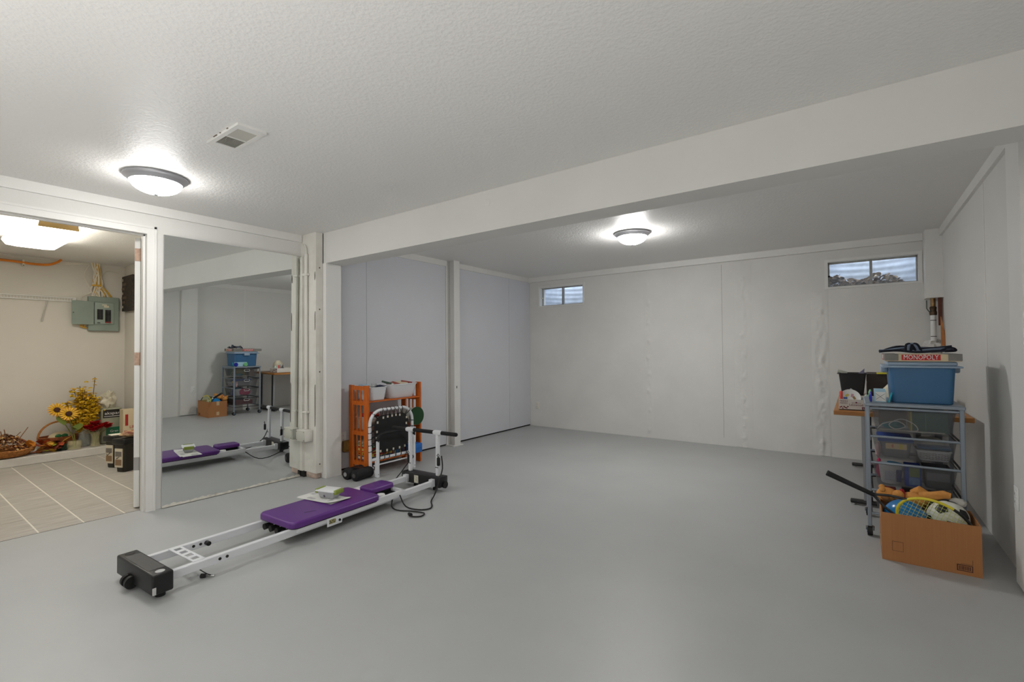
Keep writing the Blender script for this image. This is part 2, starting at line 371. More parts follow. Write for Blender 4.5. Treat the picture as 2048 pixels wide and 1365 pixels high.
# ------------------------------------------------------------ lamps
domeglass = mat('lit_frosted_glass', (1, .985, .965, 1), .4, emit=LAMP)
domefar = mat('lit_frosted_glass_bright', (1, .985, .965, 1), .4, emit=LAMP_FAR)
def ceiling_light(x, y, label, dm=None):
    t = thing('ceiling_light', label, 'ceiling light', (x, y, ZC), group='flush dome ceiling lights')
    MB().lathe([(.172, 0), (.176, -.006), (.174, -.014), (.165, -.019), (.158, -.024), (.146, -.040), (.142, -.043), (.136, -.040), (.13, -.02)], n=48, capped=False).build('trim_ring', nickel, t)
    pr_ = [(.139*math.cos(a), -.038-.075*math.sin(a)) for a in [k*PI/2/10 for k in range(11)]]
    pr_[-1] = (.002, pr_[-1][1])
    MB().lathe(pr_, n=48, capped=False).build('glass_dome', dm or domeglass, t)
    MB().lathe([(.002, -.112), (.012, -.113), (.013, -.117), (.008, -.122), (.001, -.124)], n=16).build('finial', nickel, t)
    return t
ceiling_light(-3.66, 1.115, 'lit dome ceiling light nearest the utility doorway')
ceiling_light(-1.775, 4.47, 'lit dome ceiling light beyond the beam', domefar)
ceiling_light(-.35, -.9, 'added unseen fill dome on the ceiling behind the viewer')  # unseen third dome, added to brighten the foreground floor
fl = thing('fill_uplighter', 'added fill light behind the viewer, shaped as a low black drum', 'added fill light', (-1.2, -1.3, 0))  # unseen uplight, added to bounce fill off the ceiling
MB().lathe([(.17, 0), (.175, .01), (.175, .40), (.168, .40), (.168, .34), (.001, .335)], n=32, capped=False).build('drum', black, fl)
MB().lathe([(.001, .37), (.15, .37), (.15, .375), (.001, .378)], n=32).build('lit_disc', mat('lit_fill_disc', (1, .985, .97, 1), .4, emit=FILL_UPLIGHT), fl)  # glowing disc of the added fill light
# fluorescent wrap light in the utility room
ft = thing('fluorescent_light', 'lit fluorescent wraparound light on the utility ceiling', 'ceiling light', (-6.0, .97, ZC))
B(-.56, .56, -.10, .10, -.045, 0).build('housing', white, ft)
lens = MB(); pr2 = [(-.195, -.03), (-.2, -.05), (-.17, -.092), (-.1, -.10), (.1, -.10), (.17, -.092), (.2, -.05), (.195, -.03)]
lens.prism([(a, b) for a, b in pr2], -.57, .57, M=Matrix(((0, 0, 1, 0), (1, 0, 0, 0), (0, 1, 0, 0), (0, 0, 0, 1)))).build('lens', mat('lit_acrylic_lens', (1, .95, .84, 1), .4, emit=TUBE), ft)
for s in (-1, 1):
    e = MB().prism([(-.13, -.092), (.13, -.092), (.12, -.03), (-.12, -.03)], s*.571, s*.579, M=Matrix(((0, 0, 1, 0), (1, 0, 0, 0), (0, 1, 0, 0), (0, 0, 0, 1)))); e.build('end_cap', mat('tan_end_cap', S(196, 164, 104), .6), ft)
# ceiling register
vt = thing('ceiling_vent', 'white metal supply register on the ceiling', 'vent', (-2.645, 1.16, ZC))
vf = MB(); vf.box(-.18, .18, -.072, -.05, -.012, 0).box(-.18, .18, .05, .072, -.012, 0).box(-.18, -.13, -.05, .05, -.012, 0).box(.13, .18, -.05, .05, -.012, 0).box(-.004, .004, -.05, .05, -.012, 0)
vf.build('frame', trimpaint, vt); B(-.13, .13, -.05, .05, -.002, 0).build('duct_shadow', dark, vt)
for s0, s1, tl in ((-.13, -.004, .9), (.004, .13, -.5)):
    g = MB()
    for k in range(15):
        x = s0+(s1-s0)*(k+.5)/15; g.box(-.0035, .0035, -.05, .05, -.0006, .0006, Matrix.Translation((x, 0, -.007)) @ Matrix.Rotation(tl, 4, 'Y'))
    g.build('louvre_bank', mat('vent_grey_paint', S(190, 188, 178), .6), vt)
tg = MB()
for k in range(16):
    x = -.178+rnd.random()*.36; side = rnd.choice((-1, 1, 1)); tg.box(x, x+rnd.uniform(.008, .03), side*.073-.004, side*.073+.004, -.003, 0)
for k in range(5): y = rnd.uniform(-.07, .05); tg.box(-.187, -.181, y, y+.025, -.003, 0)
tg.build('torn_edge', mat('torn_paint_brown', S(110, 100, 86), .9), vt)['kind'] = 'stuff'

# ------------------------------------------------------------ wall mirror
mr = thing('wall_mirror', 'large frameless mirror sheet on the left wall, chipped at its base', 'mirror', (-4.402, 1.953, 0.004)); mr.rotation_euler = (0, .011, 0)
B(-.006, 0, -.566, .566, .0, 2.14).build('glass', mat('mirror_silver', (.86, .88, .865, 1), .0, metal=1), mr)
B(-.012, -.006, -.566, .566, .0, 2.14).build('backing', mat('mirror_backing', S(120, 118, 110), .8), mr)
ck = MB()
ck.grid(lambda u, v: ((.012*(1-v)+.004*noise.noise(Vector((u*30, v*3, 1))))*(1), -.566+1.132*u, .001+v*(.012+.02*abs(noise.noise(Vector((u*22, 0, 4)))))), 90, 3)
ck.build('caulk', mat('crumbled_caulk', S(200, 197, 186), .9, col2=S(130, 126, 112), vscale=18, contrast=(.5, .8)), mr)

# conduit and junction box beside the mirror
cd = thing('conduit', 'white painted conduit running down beside the mirror', 'conduit')
MB().tube([(-4.335, 2.531, 2.14-.001*k) for k in (0,)]+[(-4.300, 2.527, 2.05), (-4.3, 2.527, .47)][0:0]+[(-4.3, 2.527, 2.16), (-4.3, 2.527, .47)], .0165, 12).build('pipe', peel, cd)
MB().tube([(-4.37, 2.534, 2.265), (-4.335, 2.531, 2.255), (-4.305, 2.529, 2.22), (-4.299, 2.528, 2.16)], .006, 8).build('cable_tail', peel, cd)
for z in (1.95, .62): MB().rbox(-4.335, -4.265, 2.505, 2.545, z, z+.022, .004, 1).build('clamp', peel, cd)
jb_ = thing('junction_box', 'square painted electrical box below the conduit', 'electrical box', (-4.295, 2.5, .36))
MB().rbox(-.07, .085, -.04, .043, 0, .108, .006).build('box', peel, jb_)
MB().rbox(-.064, .079, -.044, -.039, .005, .103, .004).build('cover', mat('box_cover_grey', S(200, 198, 186), .6), jb_)
for a in (-.052, .067):
    for b in (.015, .093): MB().cyl((a, -.0465, b), (a, -.043, b), .004, n=8).build('screw', mat('screw_steel', S(120, 116, 108), .5, metal=.6), jb_)

# outlets
def outlet(name, label, M, cat='outlet', m=ivory):
    t = thing(name, label, cat); t.matrix_world = M
    MB().rbox(-.036, .036, -.058, .058, 0, .006, .003).build('cover_plate', m, t)
    for s in (-.02, .02):
        MB().rbox(-.016, .016, s-.014, s+.014, .005, .008, .002, 1).build('socket', m, t)
        B(-.008, -.005, s-.005, s+.005, .008, .0085).build('slot', dark, t)
    return t
outlet('wall_outlet', 'white outlet on the right wall pilaster', frame((.640, 3.43, .45), (0, -1, 0), (0, 0, 1)), m=white)
outlet('wall_outlet', 'pale outlet low on the bay wall beside the bookshelf', frame((XA, 2.90, .335), (0, 1, 0), (0, 0, 1)), m=white)
outlet('wall_outlet', 'crumbled painted outlet at the left end of the back wall', frame((-4.12, YB, .33), (1, 0, 0), (0, 0, 1)), m=peel)
pt = tag(MB().rbox(XA+.008, XA+.05, 2.875, 2.965, .19, .305, .012).build('plug_timer', mat('mustard_plastic', S(132, 104, 48), .5)), 'mustard plug-in timer in the outlet by the bookshelf', 'timer')
MB().rbox(XA+.05, XA+.056, 2.895, 2.945, .215, .28, .006, 1).build('dial_face', mat('mustard_plastic_dark', S(150, 122, 64), .5), pt)

# pipe and valve under the chase
pv = thing('water_pipe', 'white pipe with a brass shutoff valve under the pipe chase', 'pipe', (.615, 6.215, 0))
MB().cyl((0, 0, 1.60), (0, 0, 1.70), .02, n=14).build('brass_riser', brass, pv)
MB().lathe([(.018, 1.52), (.028, 1.525), (.03, 1.55), (.024, 1.57), (.028, 1.60), (.02, 1.61)], n=16).build('valve_body', mat('dark_bronze', S(84, 66, 48), .5, metal=.6, var=.3, vscale=50), pv)
MB().tube([(-.01, -.02, 1.565), (-.035, -.03, 1.56), (-.05, -.03, 1.59), (-.05, -.03, 1.67)], .005, 6).build('valve_handle', mat('handle_green_grey', S(84, 92, 84), .5), pv)
MB().cyl((0, 0, 1.27), (0, 0, 1.525), .023, n=16).build('plastic_pipe', white, pv)
for z in (1.47, 1.31): MB().cyl((0, 0, z), (0, 0, z+.006), .0235, n=16).build('pipe_mark', black, pv)
MB().ball((.0, .07, 1.22), .085, sc=(.9, .8, .8), jit=.5).build('plaster_lump', plaster, pv)
tag(MB().rbox(.648, .678, 6.16, 6.19, 1.42, 1.695, .003, 1).build('wood_strip', mat('dark_stained_wood', S(92, 42, 22), .6, var=.2, vscale=20)), 'dark stained wood strip beside the water pipe', 'wood strip')
tag(MB().prism([(-.012, 1.22), (.014, 1.22), (.014, 1.36), (-.008, 1.50), (-.012, 1.50)], -.012, .012, M=Matrix.Translation((.668, 6.10, 0)) @ Matrix.Rotation(PI/2, 4, 'X')).build('wood_strip', mat('raw_orange_wood', S(186, 120, 66), .65, var=.15, vscale=20)), 'splintered raw wood strip low in the back right corner', 'wood strip')

# ------------------------------------------------------------ reformer exercise machine
RF = thing('exercise_reformer', 'white folding exercise reformer with purple padded carriage', 'exercise machine', (-3.015, .875, 0), .0507)
RFi = (Matrix.Translation((-3.015, .875, 0)) @ Matrix.Rotation(.0507, 4, 'Z')).inverted()
purple = mat('purple_vinyl', S(94, 44, 128), .34, var=.05, vscale=3, spec=.5)
rail_m = mat('white_rail_steel', S(222, 224, 228), .35)
eb = MB().rbox(-.228, .228, -.047, .047, .03, .13, .01, 3).build('foot_end', black, RF)
MB().rbox(-.15, .15, -.036, .036, .1295, .1315, .001, 1).build('tread_panel', blacktop, eb)
for s in (-1, 1): MB().lathe([(.001, .131), (.02, .1312), (.021, .1305)], (s*.19, 0, 0), 20).build('hand_slot', mat('slot_pale_grey', S(190, 190, 190), .4) if s > 0 else rubber, eb)  # one slot pale grey, the other black
B(.228, .2295, -.046, -.03, .035, .07).build('stripe', mat('light_grey', S(196, 196, 196), .5), eb)
for u in (-.055, -.012):
    wh = MB().cyl((u-.011, -.052, .043), (u+.011, -.052, .043), .031, n=24).build('wheel', rubber, RF)
    MB().tube([(u-.012, -.052+.028*math.cos(a), .043+.028*math.sin(a)) for a in [2*PI*k/20 for k in range(20)]], .0025, 6, closed=True).build('rim', blacktop, wh)
for u, v in ((.168, .01), (-.168, .01), (-.115, 2.09), (.115, 2.09)): MB().cyl((u, v, 0), (u, v, .05), .022, n=16).build('rubber_foot', rubber, RF)
for s in (-1, 1):
    rl = MB().rbox(s*.155-.015, s*.155+.015, .04, 2.03, .055, .1, .003, 1).build('rail', rail_m, RF)
    for v in (.29, .328): MB().cyl((s*.155-(.018), v, .078), (s*.155+.018, v, .078), .008, n=12).build('hole_plug', rubber, rl)
MB().cyl((-.14, .36, .076), (-.108, .36, .076), .013, n=14).build('stop_roller', rubber, RF)
sp = MB(); sp.box(-.15, .15, .165, .178, .098, .103).box(-.15, .15, .212, .225, .098, .103)
for k in range(5): sp.box(-.15+k*.0675-.0, -.15+k*.0675+.03, .178, .212, .098, .103)
sp.build('spring_plate', rail_m, RF)
def pad(poly, z0, z1, r, name, m, parent):
    b = bmesh.new(); vs = [b.verts.new((x, y, z0)) for x, y in poly]; f = b.faces.new(vs)
    e = bmesh.ops.extrude_face_region(b, geom=[f]); tv = [v for v in e['geom'] if isinstance(v, bmesh.types.BMVert)]
    for v in tv: v.co.z = z1
    te = [ed for ed in b.edges if all(v in tv for v in ed.verts)]
    bmesh.ops.bevel(b, geom=te, offset=r, segments=4, profile=.5, affect='EDGES'); bmesh.ops.recalc_face_normals(b, faces=b.faces[:])
    b.verts.index_update(); m_ = MB().add([v.co.copy() for v in b.verts], [[v.index for v in f.verts] for f in b.faces]); b.free()
    return m_.build(name, m, parent, angle=50)
def rpoly(x0, x1, y0, y1, r, n=5):
    out = []
    for cx, cy, a0 in ((x1-r, y1-r, 0), (x0+r, y1-r, PI/2), (x0+r, y0+r, PI), (x1-r, y0+r, 1.5*PI)):
        for k in range(n+1): a = a0+PI/2*k/n; out.append((cx+r*math.cos(a), cy+r*math.sin(a)))
    return out
cg = MB()
for s in (-1, 1): cg.box(s*.18-.012, s*.18+.012, .74, 1.66, .075, .118)
cg.box(-.18, .18, 1.636, 1.66, .085, .118).box(-.18, .18, .76, .78, .085, .108)
cg.build('carriage_frame', rail_m, RF)
B(-.165, .165, .8, 1.63, .088, .098).build('carriage_deck', black, RF)
pd = pad([(x, y) for x, y in rpoly(-.2, .2, .7, 1.41, .045)], .108, .146, .016, 'back_pad', purple, RF)
pad(rpoly(-.195, .195, .71, 1.40, .04), .1, .11, .002, 'pad_board', black, pd)
hp = pad(rpoly(-.075, .085, 1.42, 1.65, .03), .128, .162, .013, 'head_pad', purple, RF)
B(-.05, .06, 1.44, 1.63, .1, .13).build('head_support', black, hp)
for u, v in ((-.125, 1.45), (.135, 1.46)): MB().lathe([(.001, .124), (.03, .124), (.032, .118), (.032, .1)], (u, v, 0), 20).build('shoulder_post', white, RF)
for k in range(4): MB().cyl((-.12+k*.07, .70, .066), (-.12+k*.07, .755, .066), .02, .017, 14).build('spring_knob', rubber, RF)
lb = MB().prism([(.95, .045), (1.065, .045), (1.07, .08), (1.05, .1), (.95, .1)], .192, .196, M=Matrix(((0, 0, 1, 0), (1, 0, 0, 0), (0, 1, 0, 0), (0, 0, 0, 1)))).build('roller_bracket', rail_m, RF)
B(.196, .1964, .965, 1.015, .06, .088).build('warning_label', mat('label_yellow_grey', S(196, 184, 120), .6, col2=S(70, 66, 50), vscale=90), lb)
MB().cyl((.196, 1.045, .068), (.203, 1.045, .068), .008, n=12).build('axle_cap', rubber, lb)
fe = MB().rbox(-.228, .228, 2.02, 2.125, .04, .13, .006, 2).build('head_end', black, RF)
B(-.07, -.02, 2.0185, 2.02, .05, .115).build('sticker', mat('label_white_print', S(226, 222, 204), .6, col2=S(190, 186, 170), vscale=60), fe)
MB().cyl((.228, 2.08, .06), (.245, 2.08, .06), .03, n=18).build('wheel', rubber, fe)
for s in (-1, 1):
    B(s*.155-.02, s*.155+.02, 1.985, 2.02, .05, .112).build('rail_bracket', rail_m, RF)
    up = MB().rbox(s*.165-.017, s*.165+.017, 2.055, 2.085, .128, .49, .006, 1).build('upright', rail_m, RF)
    MB().rbox(s*.165-.05, s*.165+.05, 2.048, 2.092, .482, .522, .016, 2).build('clamp', rail_m, up)
    B(s*.165-.018, s*.165+.018, 2.054, 2.0545, .2, .206).build('hole', dark, up)
hbar = MB().cyl((-.38, 2.07, .502), (.37, 2.07, .502), .017, n=16).build('handlebar', blackfoam, RF)
for u in (-.38, .37): MB().ball((u, 2.07, .502), .017, 14, 8).build('end_cap', blackfoam, hbar)
def wcord(name, pts, r, m, parent, inv, smooth=4):
    P = [Vector(p) for p in pts]; out = []
    for i in range(len(P)-1):
        p0, p1, p2, p3 = P[max(0, i-1)], P[i], P[i+1], P[min(len(P)-1, i+2)]
        for k in range(smooth):
            t = k/smooth; out.append(.5*((2*p1)+(-p0+p2)*t+(2*p0-5*p1+4*p2-p3)*t*t+(-p0+3*p1-3*p2+p3)*t**3))
    out.append(P[-1])
    return MB().tube([inv @ p for p in out] if inv else out, r, 6).build(name, m, parent)
wcord('pull_cord', [(-2.93, 2.97, .30), (-2.90, 2.95, .20), (-2.89, 2.90, .11), (-2.84, 2.80, .03), (-2.78, 2.70, .008), (-2.69, 2.62, .008), (-2.66, 2.56, .008), (-2.71, 2.50, .008), (-2.82, 2.47, .02), (-2.90, 2.48, .09)], .0055, rubber, RF, RFi)
wcord('pull_cord', [(-2.93, 2.44, .09), (-2.90, 2.40, .03), (-2.84, 2.40, .008), (-2.72, 2.45, .008), (-2.62, 2.47, .008), (-2.59, 2.41, .008), (-2.64, 2.37, .008), (-2.68, 2.385, .008)], .0055, rubber, RF, RFi)
MB().tube([RFi @ Vector(p) for p in ((-2.66, 2.378, .012), (-2.695, 2.39, .012))], [.014, .011], 10).build('cord_plug', rubber, RF)
wcord('pull_cord', [(-3.28, 2.95, .27), (-3.30, 2.98, .25), (-3.35, 3.02, .22), (-3.45, 3.06, .16), (-3.40, 2.8, .02), (-3.42, 2.6, .012), (-3.33, 2.5, .09)], .005, rubber, RF, RFi)
for x, y, z in ((-2.915, 2.925, .27), (-3.295, 2.93, .25)):
    q = RFi @ Vector((x, y, z))
    pu = MB().rbox(q.x-.014, q.x+.014, q.y-.02, q.y+.005, q.z-.045, q.z+.03, .01).build('pulley', rubber, RF)
    MB().tube([(q.x, q.y-.01, q.z+.03), (q.x-.012, q.y-.012, q.z+.045), (q.x, q.y-.012, q.z+.06), (q.x+.012, q.y-.012, q.z+.045), (q.x, q.y-.01, q.z+.03)], .003, 6).build('hook', rubber, pu)
wcord('pin_lanyard', [(-2.86, 1.07, .06), (-2.84, 1.10, .03), (-2.85, 1.13, .006), (-2.875, 1.10, .006)], .0025, rubber, RF, RFi)
pn = MB().tube([RFi @ Vector(p) for p in ((-2.885, 1.09, .01), (-2.865, 1.105, .01))], .012, 10).build('locking_pin', rubber, RF)
MB().tube([RFi @ Vector(p) for p in ((-2.865, 1.105, .01), (-2.83, 1.135, .01))], .006, 8).build('pin_shaft', chrome, pn)
MB().box(-.0, .075, 0, .012, .1464, .1467, M=Matrix.Translation((.075, .86, 0)) @ Matrix.Rotation(1.15, 4, 'Z')).build('pad_logo', mat('faded_purple_print', S(66, 34, 88), .5), pd)
# newspaper and snack container on the pad
nw = thing('newspaper', 'folded newspaper lying on the purple carriage pad', 'newspaper', (-3.17, 2.0, .147), .0507)
paperm = mat('newsprint', S(224, 224, 220), .8)
MB().grid(lambda u, v: ((u-.5)*.37, (v-.5)*.17+.02*(u-.5), .001+.010*max(0, u-.85)*6*(v)), 16, 6).build('sheet', paperm, nw)
MB().grid(lambda u, v: ((u-.5)*.35+.012, (v-.5)*.165-.012+.04*(u-.5), .0035+.012*max(0, u-.8)*5*(1-v)), 16, 6).build('sheet', paperm, nw)
pm = mat('newsprint_ink', S(160, 160, 162), .8, col2=S(214, 214, 212), vscale=120, stretch=(1, 6, 1))
for a, b, c, d in ((-.16, -.11, -.01, .05), (.10, .155, -.05, -.01), (-.09, -.02, -.08, -.05), (.05, .13, .02, .05)): B(a, b, c, d, .0042, .0046).build('print_block', pm, nw)
sn = thing('snack_container', 'clear plastic food container with green clip lid on the newspaper', 'container', (-3.13, 2.02, .1525), .28)
clr = mat('cloudy_clear_plastic', S(226, 228, 232), .25, alpha=.42)
MB().shell(-.075, .075, -.052, .052, 0, .05, .012, .003, .02).build('tub', clr, sn)
MB().rbox(-.082, .082, -.058, .058, .05, .06, .005).build('lid', mat('frosted_lid', S(232, 234, 236), .4), sn)
gl = mat('lime_green_clip', S(138, 154, 62), .45)
for s in (-1, 1): MB().rbox(s*.082-.012, s*.082+.012, -.044, .044, .034, .064, .004).build('clip', gl, sn)
MB().ball((.03, -.02, .024), .018, 12, 8).build('contents', mat('dark_grape', S(70, 66, 84), .5), sn); MB().ball((-.01, -.03, .022), .017, 12, 8).build('contents', mat('dark_grape', S(70, 66, 84), .5), sn)
# black double roller on the floor
dr = thing('foot_roller', 'black twin foam roller lying on the floor by the bookshelf', 'roller', (-3.86, 2.70, 0), .12)
for x in (-.058, .058):
    r_ = MB().lathe([(.02, 0), (.046, .004), (.053, .016), (.053, .19), (.046, .204), (.02, .208)], (x, 0, .053), 24, M=Matrix.Rotation(-PI/2, 4, 'X')).build('foam_roll', blackfoam, dr)
    MB().cyl((x, -.004, .053), (x, .002, .053), .02, n=16).build('hub', mat('grey_hub', S(150, 150, 150), .4) if x < 0 else blacktop, r_)
B(-.06, .06, .07, .14, .1, .107).build('strap', black, dr); MB().rbox(.07, .1, .208, .225, .03, .06, .004).build('end_tab', white, dr)
# ------------------------------------------------------------ orange folding bookshelf with its contents
wood = mat('orange_stained_wood', S(214, 112, 30), .42, col2=S(192, 90, 20), vscale=4, stretch=(14, 14, 1.4), contrast=(.3, .7))
BS = thing('bookshelf', 'orange slatted wooden folding bookshelf against the bay wall', 'bookshelf', (-4.045, 2.94, 0))
SW, SD, SH = .685, .155, .872       # width along y, half depth along x, height
for y in (0, SW):
    for s in (-1, 1): MB().rbox(s*SD-(.07 if s > 0 else 0), s*SD+(0 if s > 0 else .07), y-.011, y+.011, 0, SH, .003, 1).build('post', wood, BS)
    for z0, z1 in ((.825, .865), (.675, .715), (.375, .415), (.075, .115)): B(-SD+.07, SD-.07, y-.009, y+.009, z0, z1).build('side_rail', wood, BS)
    for x in (-.03, .03):
        for z0, z1 in ((.715, .825), (.415, .675), (.115, .375)): B(x-.007, x+.007, y-.005, y+.005, z0, z1).build('spindle', wood, BS)
for z in (.703, .403, .103):
    for k in range(7): x = -SD+.022+k*.0445; MB().rbox(x-.017, x+.017, .011, SW-.011, z, z+.012, .003, 1).build('shelf_slat', wood, BS)
whitep = mat('white_basket_plastic', S(226, 228, 232), .45)
wb1 = thing('storage_bin', 'small ribbed white bin on the near end of the bookshelf top shelf', 'bin', (-4.03, 3.085, .716))
MB().shell(-.12, .12, -.105, .105, 0, .13, .016, .004, .035).build('tub', whitep, wb1)
for k in range(7): MB().tube([(x, y, .025+k*.013) for x, y in rpoly(-.107-.0017*k, .107+.0017*k, -.092-.0017*k, .092+.0017*k, .03, 4)], .002, 5, closed=True).build('rib', whitep, wb1)
MB().tube([(x, y, .13) for x, y in rpoly(-.122, .122, -.107, .107, .036, 5)], .005, 6, closed=True).build('rim', whitep, wb1)
def cloth(name, label, cat, c, s, m, seed=0, jit=.5, group=None):
    o = MB().ball((0, 0, 0), 1, 22, 12, sc=s, jit=jit).build(name, m, None, angle=70); o.location = c; o.rotation_euler = (0, 0, seed); return tag(o, label, cat, group)
cloth('folded_cloth', 'navy cloth in the small ribbed white bin', 'cloth', (-3.99, 3.13, .835), (.075, .07, .028), flat('navy_cloth', 30, 36, 62, .9), 1)
cloth('plastic_bag', 'crumpled clear plastic bag in the small ribbed white bin', 'bag', (-3.98, 3.05, .85), (.05, .045, .024), mat('crinkled_clear', S(200, 202, 204), .2, alpha=.8), 2, 1.0)
tag(MB().rbox(-4.14, -4.05, 3.0, 3.07, .74, .872, .006).build('paper_pack', flat('pale_blue_pack', 150, 178, 196)), 'pale blue paper pack at the back of the ribbed white bin', 'paper pack')
wb2 = thing('storage_bin', 'long smooth white bin on the far end of the bookshelf top shelf', 'bin', (-4.03, 3.412, .716))
MB().shell(-.13, .13, -.188, .188, 0, .145, .03, .004, .05).build('tub', whitep, wb2)
MB().tube([(x, y, .145) for x, y in rpoly(-.132, .132, -.19, .19, .05, 5)], .006, 6, closed=True).build('rim', whitep, wb2)
for i, (a, b, z, c, lab) in enumerate([(-3.99, 3.33, .858, (150, 62, 40), 'rust red paperback in the long white bin'), (-4.03, 3.30, .872, (56, 78, 60), 'dark green paperback leaning in the long white bin'), (-3.98, 3.43, .862, (214, 202, 176), 'cream booklet in the long white bin'), (-4.01, 3.52, .866, (140, 54, 44), 'brick red folded book at the far end of the long white bin')]):
    o = thing('paperback', lab, 'book', (a, b, z), .3*i, 'books in the long white bin'); o.rotation_euler = (.25*(-1)**i, .18, .35*i)
    B(-.06, .06, -.045, .045, -.009, .009).build('cover', flat('bookcover_%d' % i, *c), o); B(-.058, .061, -.043, .0455, -.0075, .0075).build('pages', paperm, o)
# middle shelf
mb = thing('storage_bin', 'pale translucent bin with red lid cloth on the bookshelf middle shelf', 'bin', (-4.03, 3.06, .416))
MB().shell(-.12, .12, -.09, .09, 0, .13, .02, .004, .03).build('tub', flat('beige_plastic', 208, 188, 172), mb); MB().tube([(x, y, .13) for x, y in rpoly(-.122, .122, -.092, .092, .03, 5)], .006, 6, closed=True).build('rim', whitep, mb)
cloth('folded_cloth', 'red cloth spilling from the pale bin on the middle shelf', 'cloth', (-4.03, 3.06, .56), (.09, .07, .03), flat('red_cloth', 170, 52, 44, .9), 1)
gd = thing('round_tin', 'white drum with dark green lid lying on the bookshelf middle shelf', 'tin', (-3.842, 3.53, .512))
MB().cyl((-.2, 0, 0), (-.012, 0, 0), .082, n=36).build('body', flat('pale_tin', 196, 200, 192, .4), gd); MB().cyl((-.014, 0, 0), (0, 0, 0), .097, n=36).build('lid', mat('dark_green_lid', S(14, 62, 24), .35), gd)
bb = thing('blue_box', 'bright blue plastic case on the bookshelf bottom shelf', 'case', (-3.90, 3.52, .116)); MB().rbox(-.07, .07, -.06, .075, 0, .1, .012).build('case', flat('bright_blue_plastic', 36, 108, 190, .4), bb); B(.0702, .071, -.05, .065, .05, .053).build('seam', flat('blue_seam', 24, 80, 150), bb)
# bottom shelf: stacked games and books
gm = [((206, 48, 34), (232, 205, 120)), ((216, 190, 70), (190, 40, 40)), ((44, 70, 120), (220, 214, 200)), ((60, 112, 60), (216, 210, 190)), ((226, 222, 208), (120, 110, 90)), ((150, 40, 40), (230, 220, 190))]
glab = ['blue and cream game box, lowest of the near stack on the bottom shelf', 'yellow game box in the near stack on the bottom shelf', 'red and cream game box in the near stack on the bottom shelf', 'green game box near the top of the near stack on the bottom shelf', 'cream booklet box topping the near stack on the bottom shelf']
z = .116
for i, (gi, h) in enumerate(((2, .045), (1, .035), (0, .05), (3, .03), (4, .022))):
    o = thing('board_game', glab[i], 'board game', (-4.03+.01*math.sin(i*2), 3.11, z), .05*math.sin(i*3), 'games on the bookshelf bottom shelf')
    B(-.115, .115, -.13, .13, 0, h-.001).build('box', flat('game_a%d' % i, *gm[gi][0]), o)
    for k in range(3): B(-.09+.07*k, -.05+.07*k, -.1306, -.13, h*.2, h*.75).build('side_print', flat('game_b%d' % i, *gm[gi][1]), o)
    B(.115, .1156, -.1, .06, h*.2, h*.75).build('side_print', flat('game_b%d' % i, *gm[gi][1]), o)
    z += h
for i, (c, w_) in enumerate((((120, 30, 34), .035), ((216, 206, 178), .03), ((40, 90, 130), .04), ((200, 190, 150), .028), ((60, 60, 80), .035))):
    y = 3.265+.038*i
    o = thing('hardback_book', ['dark red', 'cream', 'teal blue', 'tan', 'slate'][i]+' upright book on the bookshelf bottom shelf', 'book', (-4.03, y, .116), 0, 'upright books on the bookshelf bottom shelf')
    MB().rbox(-.09, .09, -w_/2, w_/2, 0, .2-.015*i, .003, 1).build('cover', flat('hb_%d' % i, *c), o); B(-.088, .0865, -w_/2+.004, w_/2-.004, .003, .2005-.015*i).build('pages', paperm, o)

# ------------------------------------------------------------ rebounder trampoline leaning on the shelf
RB = thing('rebounder', 'white tube rebounder with black mat and bungee loops before the bookshelf', 'trampoline', (-3.82, 2.905, 0))
RB.rotation_euler = (0, -.02, 0)
def rb_out(n=10):
    pts = [(.0, .09), (.0, .48)]
    for k in range(1, n+1): a = PI-PI/2*k/n; pts.append((.14+.14*math.cos(a), .49+.14*math.sin(a)))
    for k in range(1, n+1): a = PI/2-PI/2*k/n; pts.append((.40+.14*math.cos(a), .49+.14*math.sin(a)))
    pts += [(.54, .09)]
    return pts
out = rb_out()
MB().tube([(0, y, z) for y, z in out], .0155, 12).build('frame_tube', whitemetal, RB)
MB().cyl((0, 0, .155), (0, .54, .155), .0145, n=12).build('cross_tube', whitemetal, RB)
MB().cyl((.012, .03, .10), (.012, .51, .10), .007, n=10).build('brace_rod', whitemetal, RB)
mpoly = rpoly(.055, .485, .205, .575, .1, 6)
MB().prism(mpoly, -.004, .004, M=Matrix(((0, 0, 1, 0), (1, 0, 0, 0), (0, 1, 0, 0), (0, 0, 0, 1)))).build('mat', mat('black_mat_fabric', S(12, 12, 14), .55, var=.5, vscale=5), RB)
# bungee loops
def loop(a, b):
    a, b = Vector((0, *a)), Vector((0, *b)); d = (a-b).normalized(); MB().tube([b+Vector((.005, 0, 0)), a+Vector((.019, 0, 0))-d*.0, a+d*.019, a+Vector((-.019, 0, 0)), b+Vector((-.005, 0, 0))], .004, 6).build('bungee', rubber, RB)
for k in range(6): loop((.15+.05*k, .63), (.14+.053*k, .565))
for z in (.24, .30, .36, .42, .48): loop((0, z), (.062, z+.015)); loop((.54, z), (.478, z+.01))
for y in (.1, .16, .22, .30, .37, .44): loop((y, .155), (y+.01, .215))
loop((.045, .592), (.1, .545)); loop((.495, .592), (.44, .545))
tb = flat('bungee_tab_white', 214, 206, 190)
for y, z in ((.16, .55), (.215, .555), (.27, .558), (.32, .56), (.37, .555), (.09, .51), (.46, .52), (.455, .46), (.08, .42), (.075, .36), (.12, .225), (.20, .222), (.28, .222), (.36, .222), (.43, .23)): B(.004, .007, y-.009, y+.009, z-.011, z+.011).build('mat_tab', tb, RB)
bs = MB(); bs.box(-.012, .012, -.012, .03, .07, .088).build('foot_plate', whitemetal, RB)
ST = thing('support_stand', 'white U-shaped stand with black foam top before the rebounder', 'stand', (-3.735, 2.925, 0))
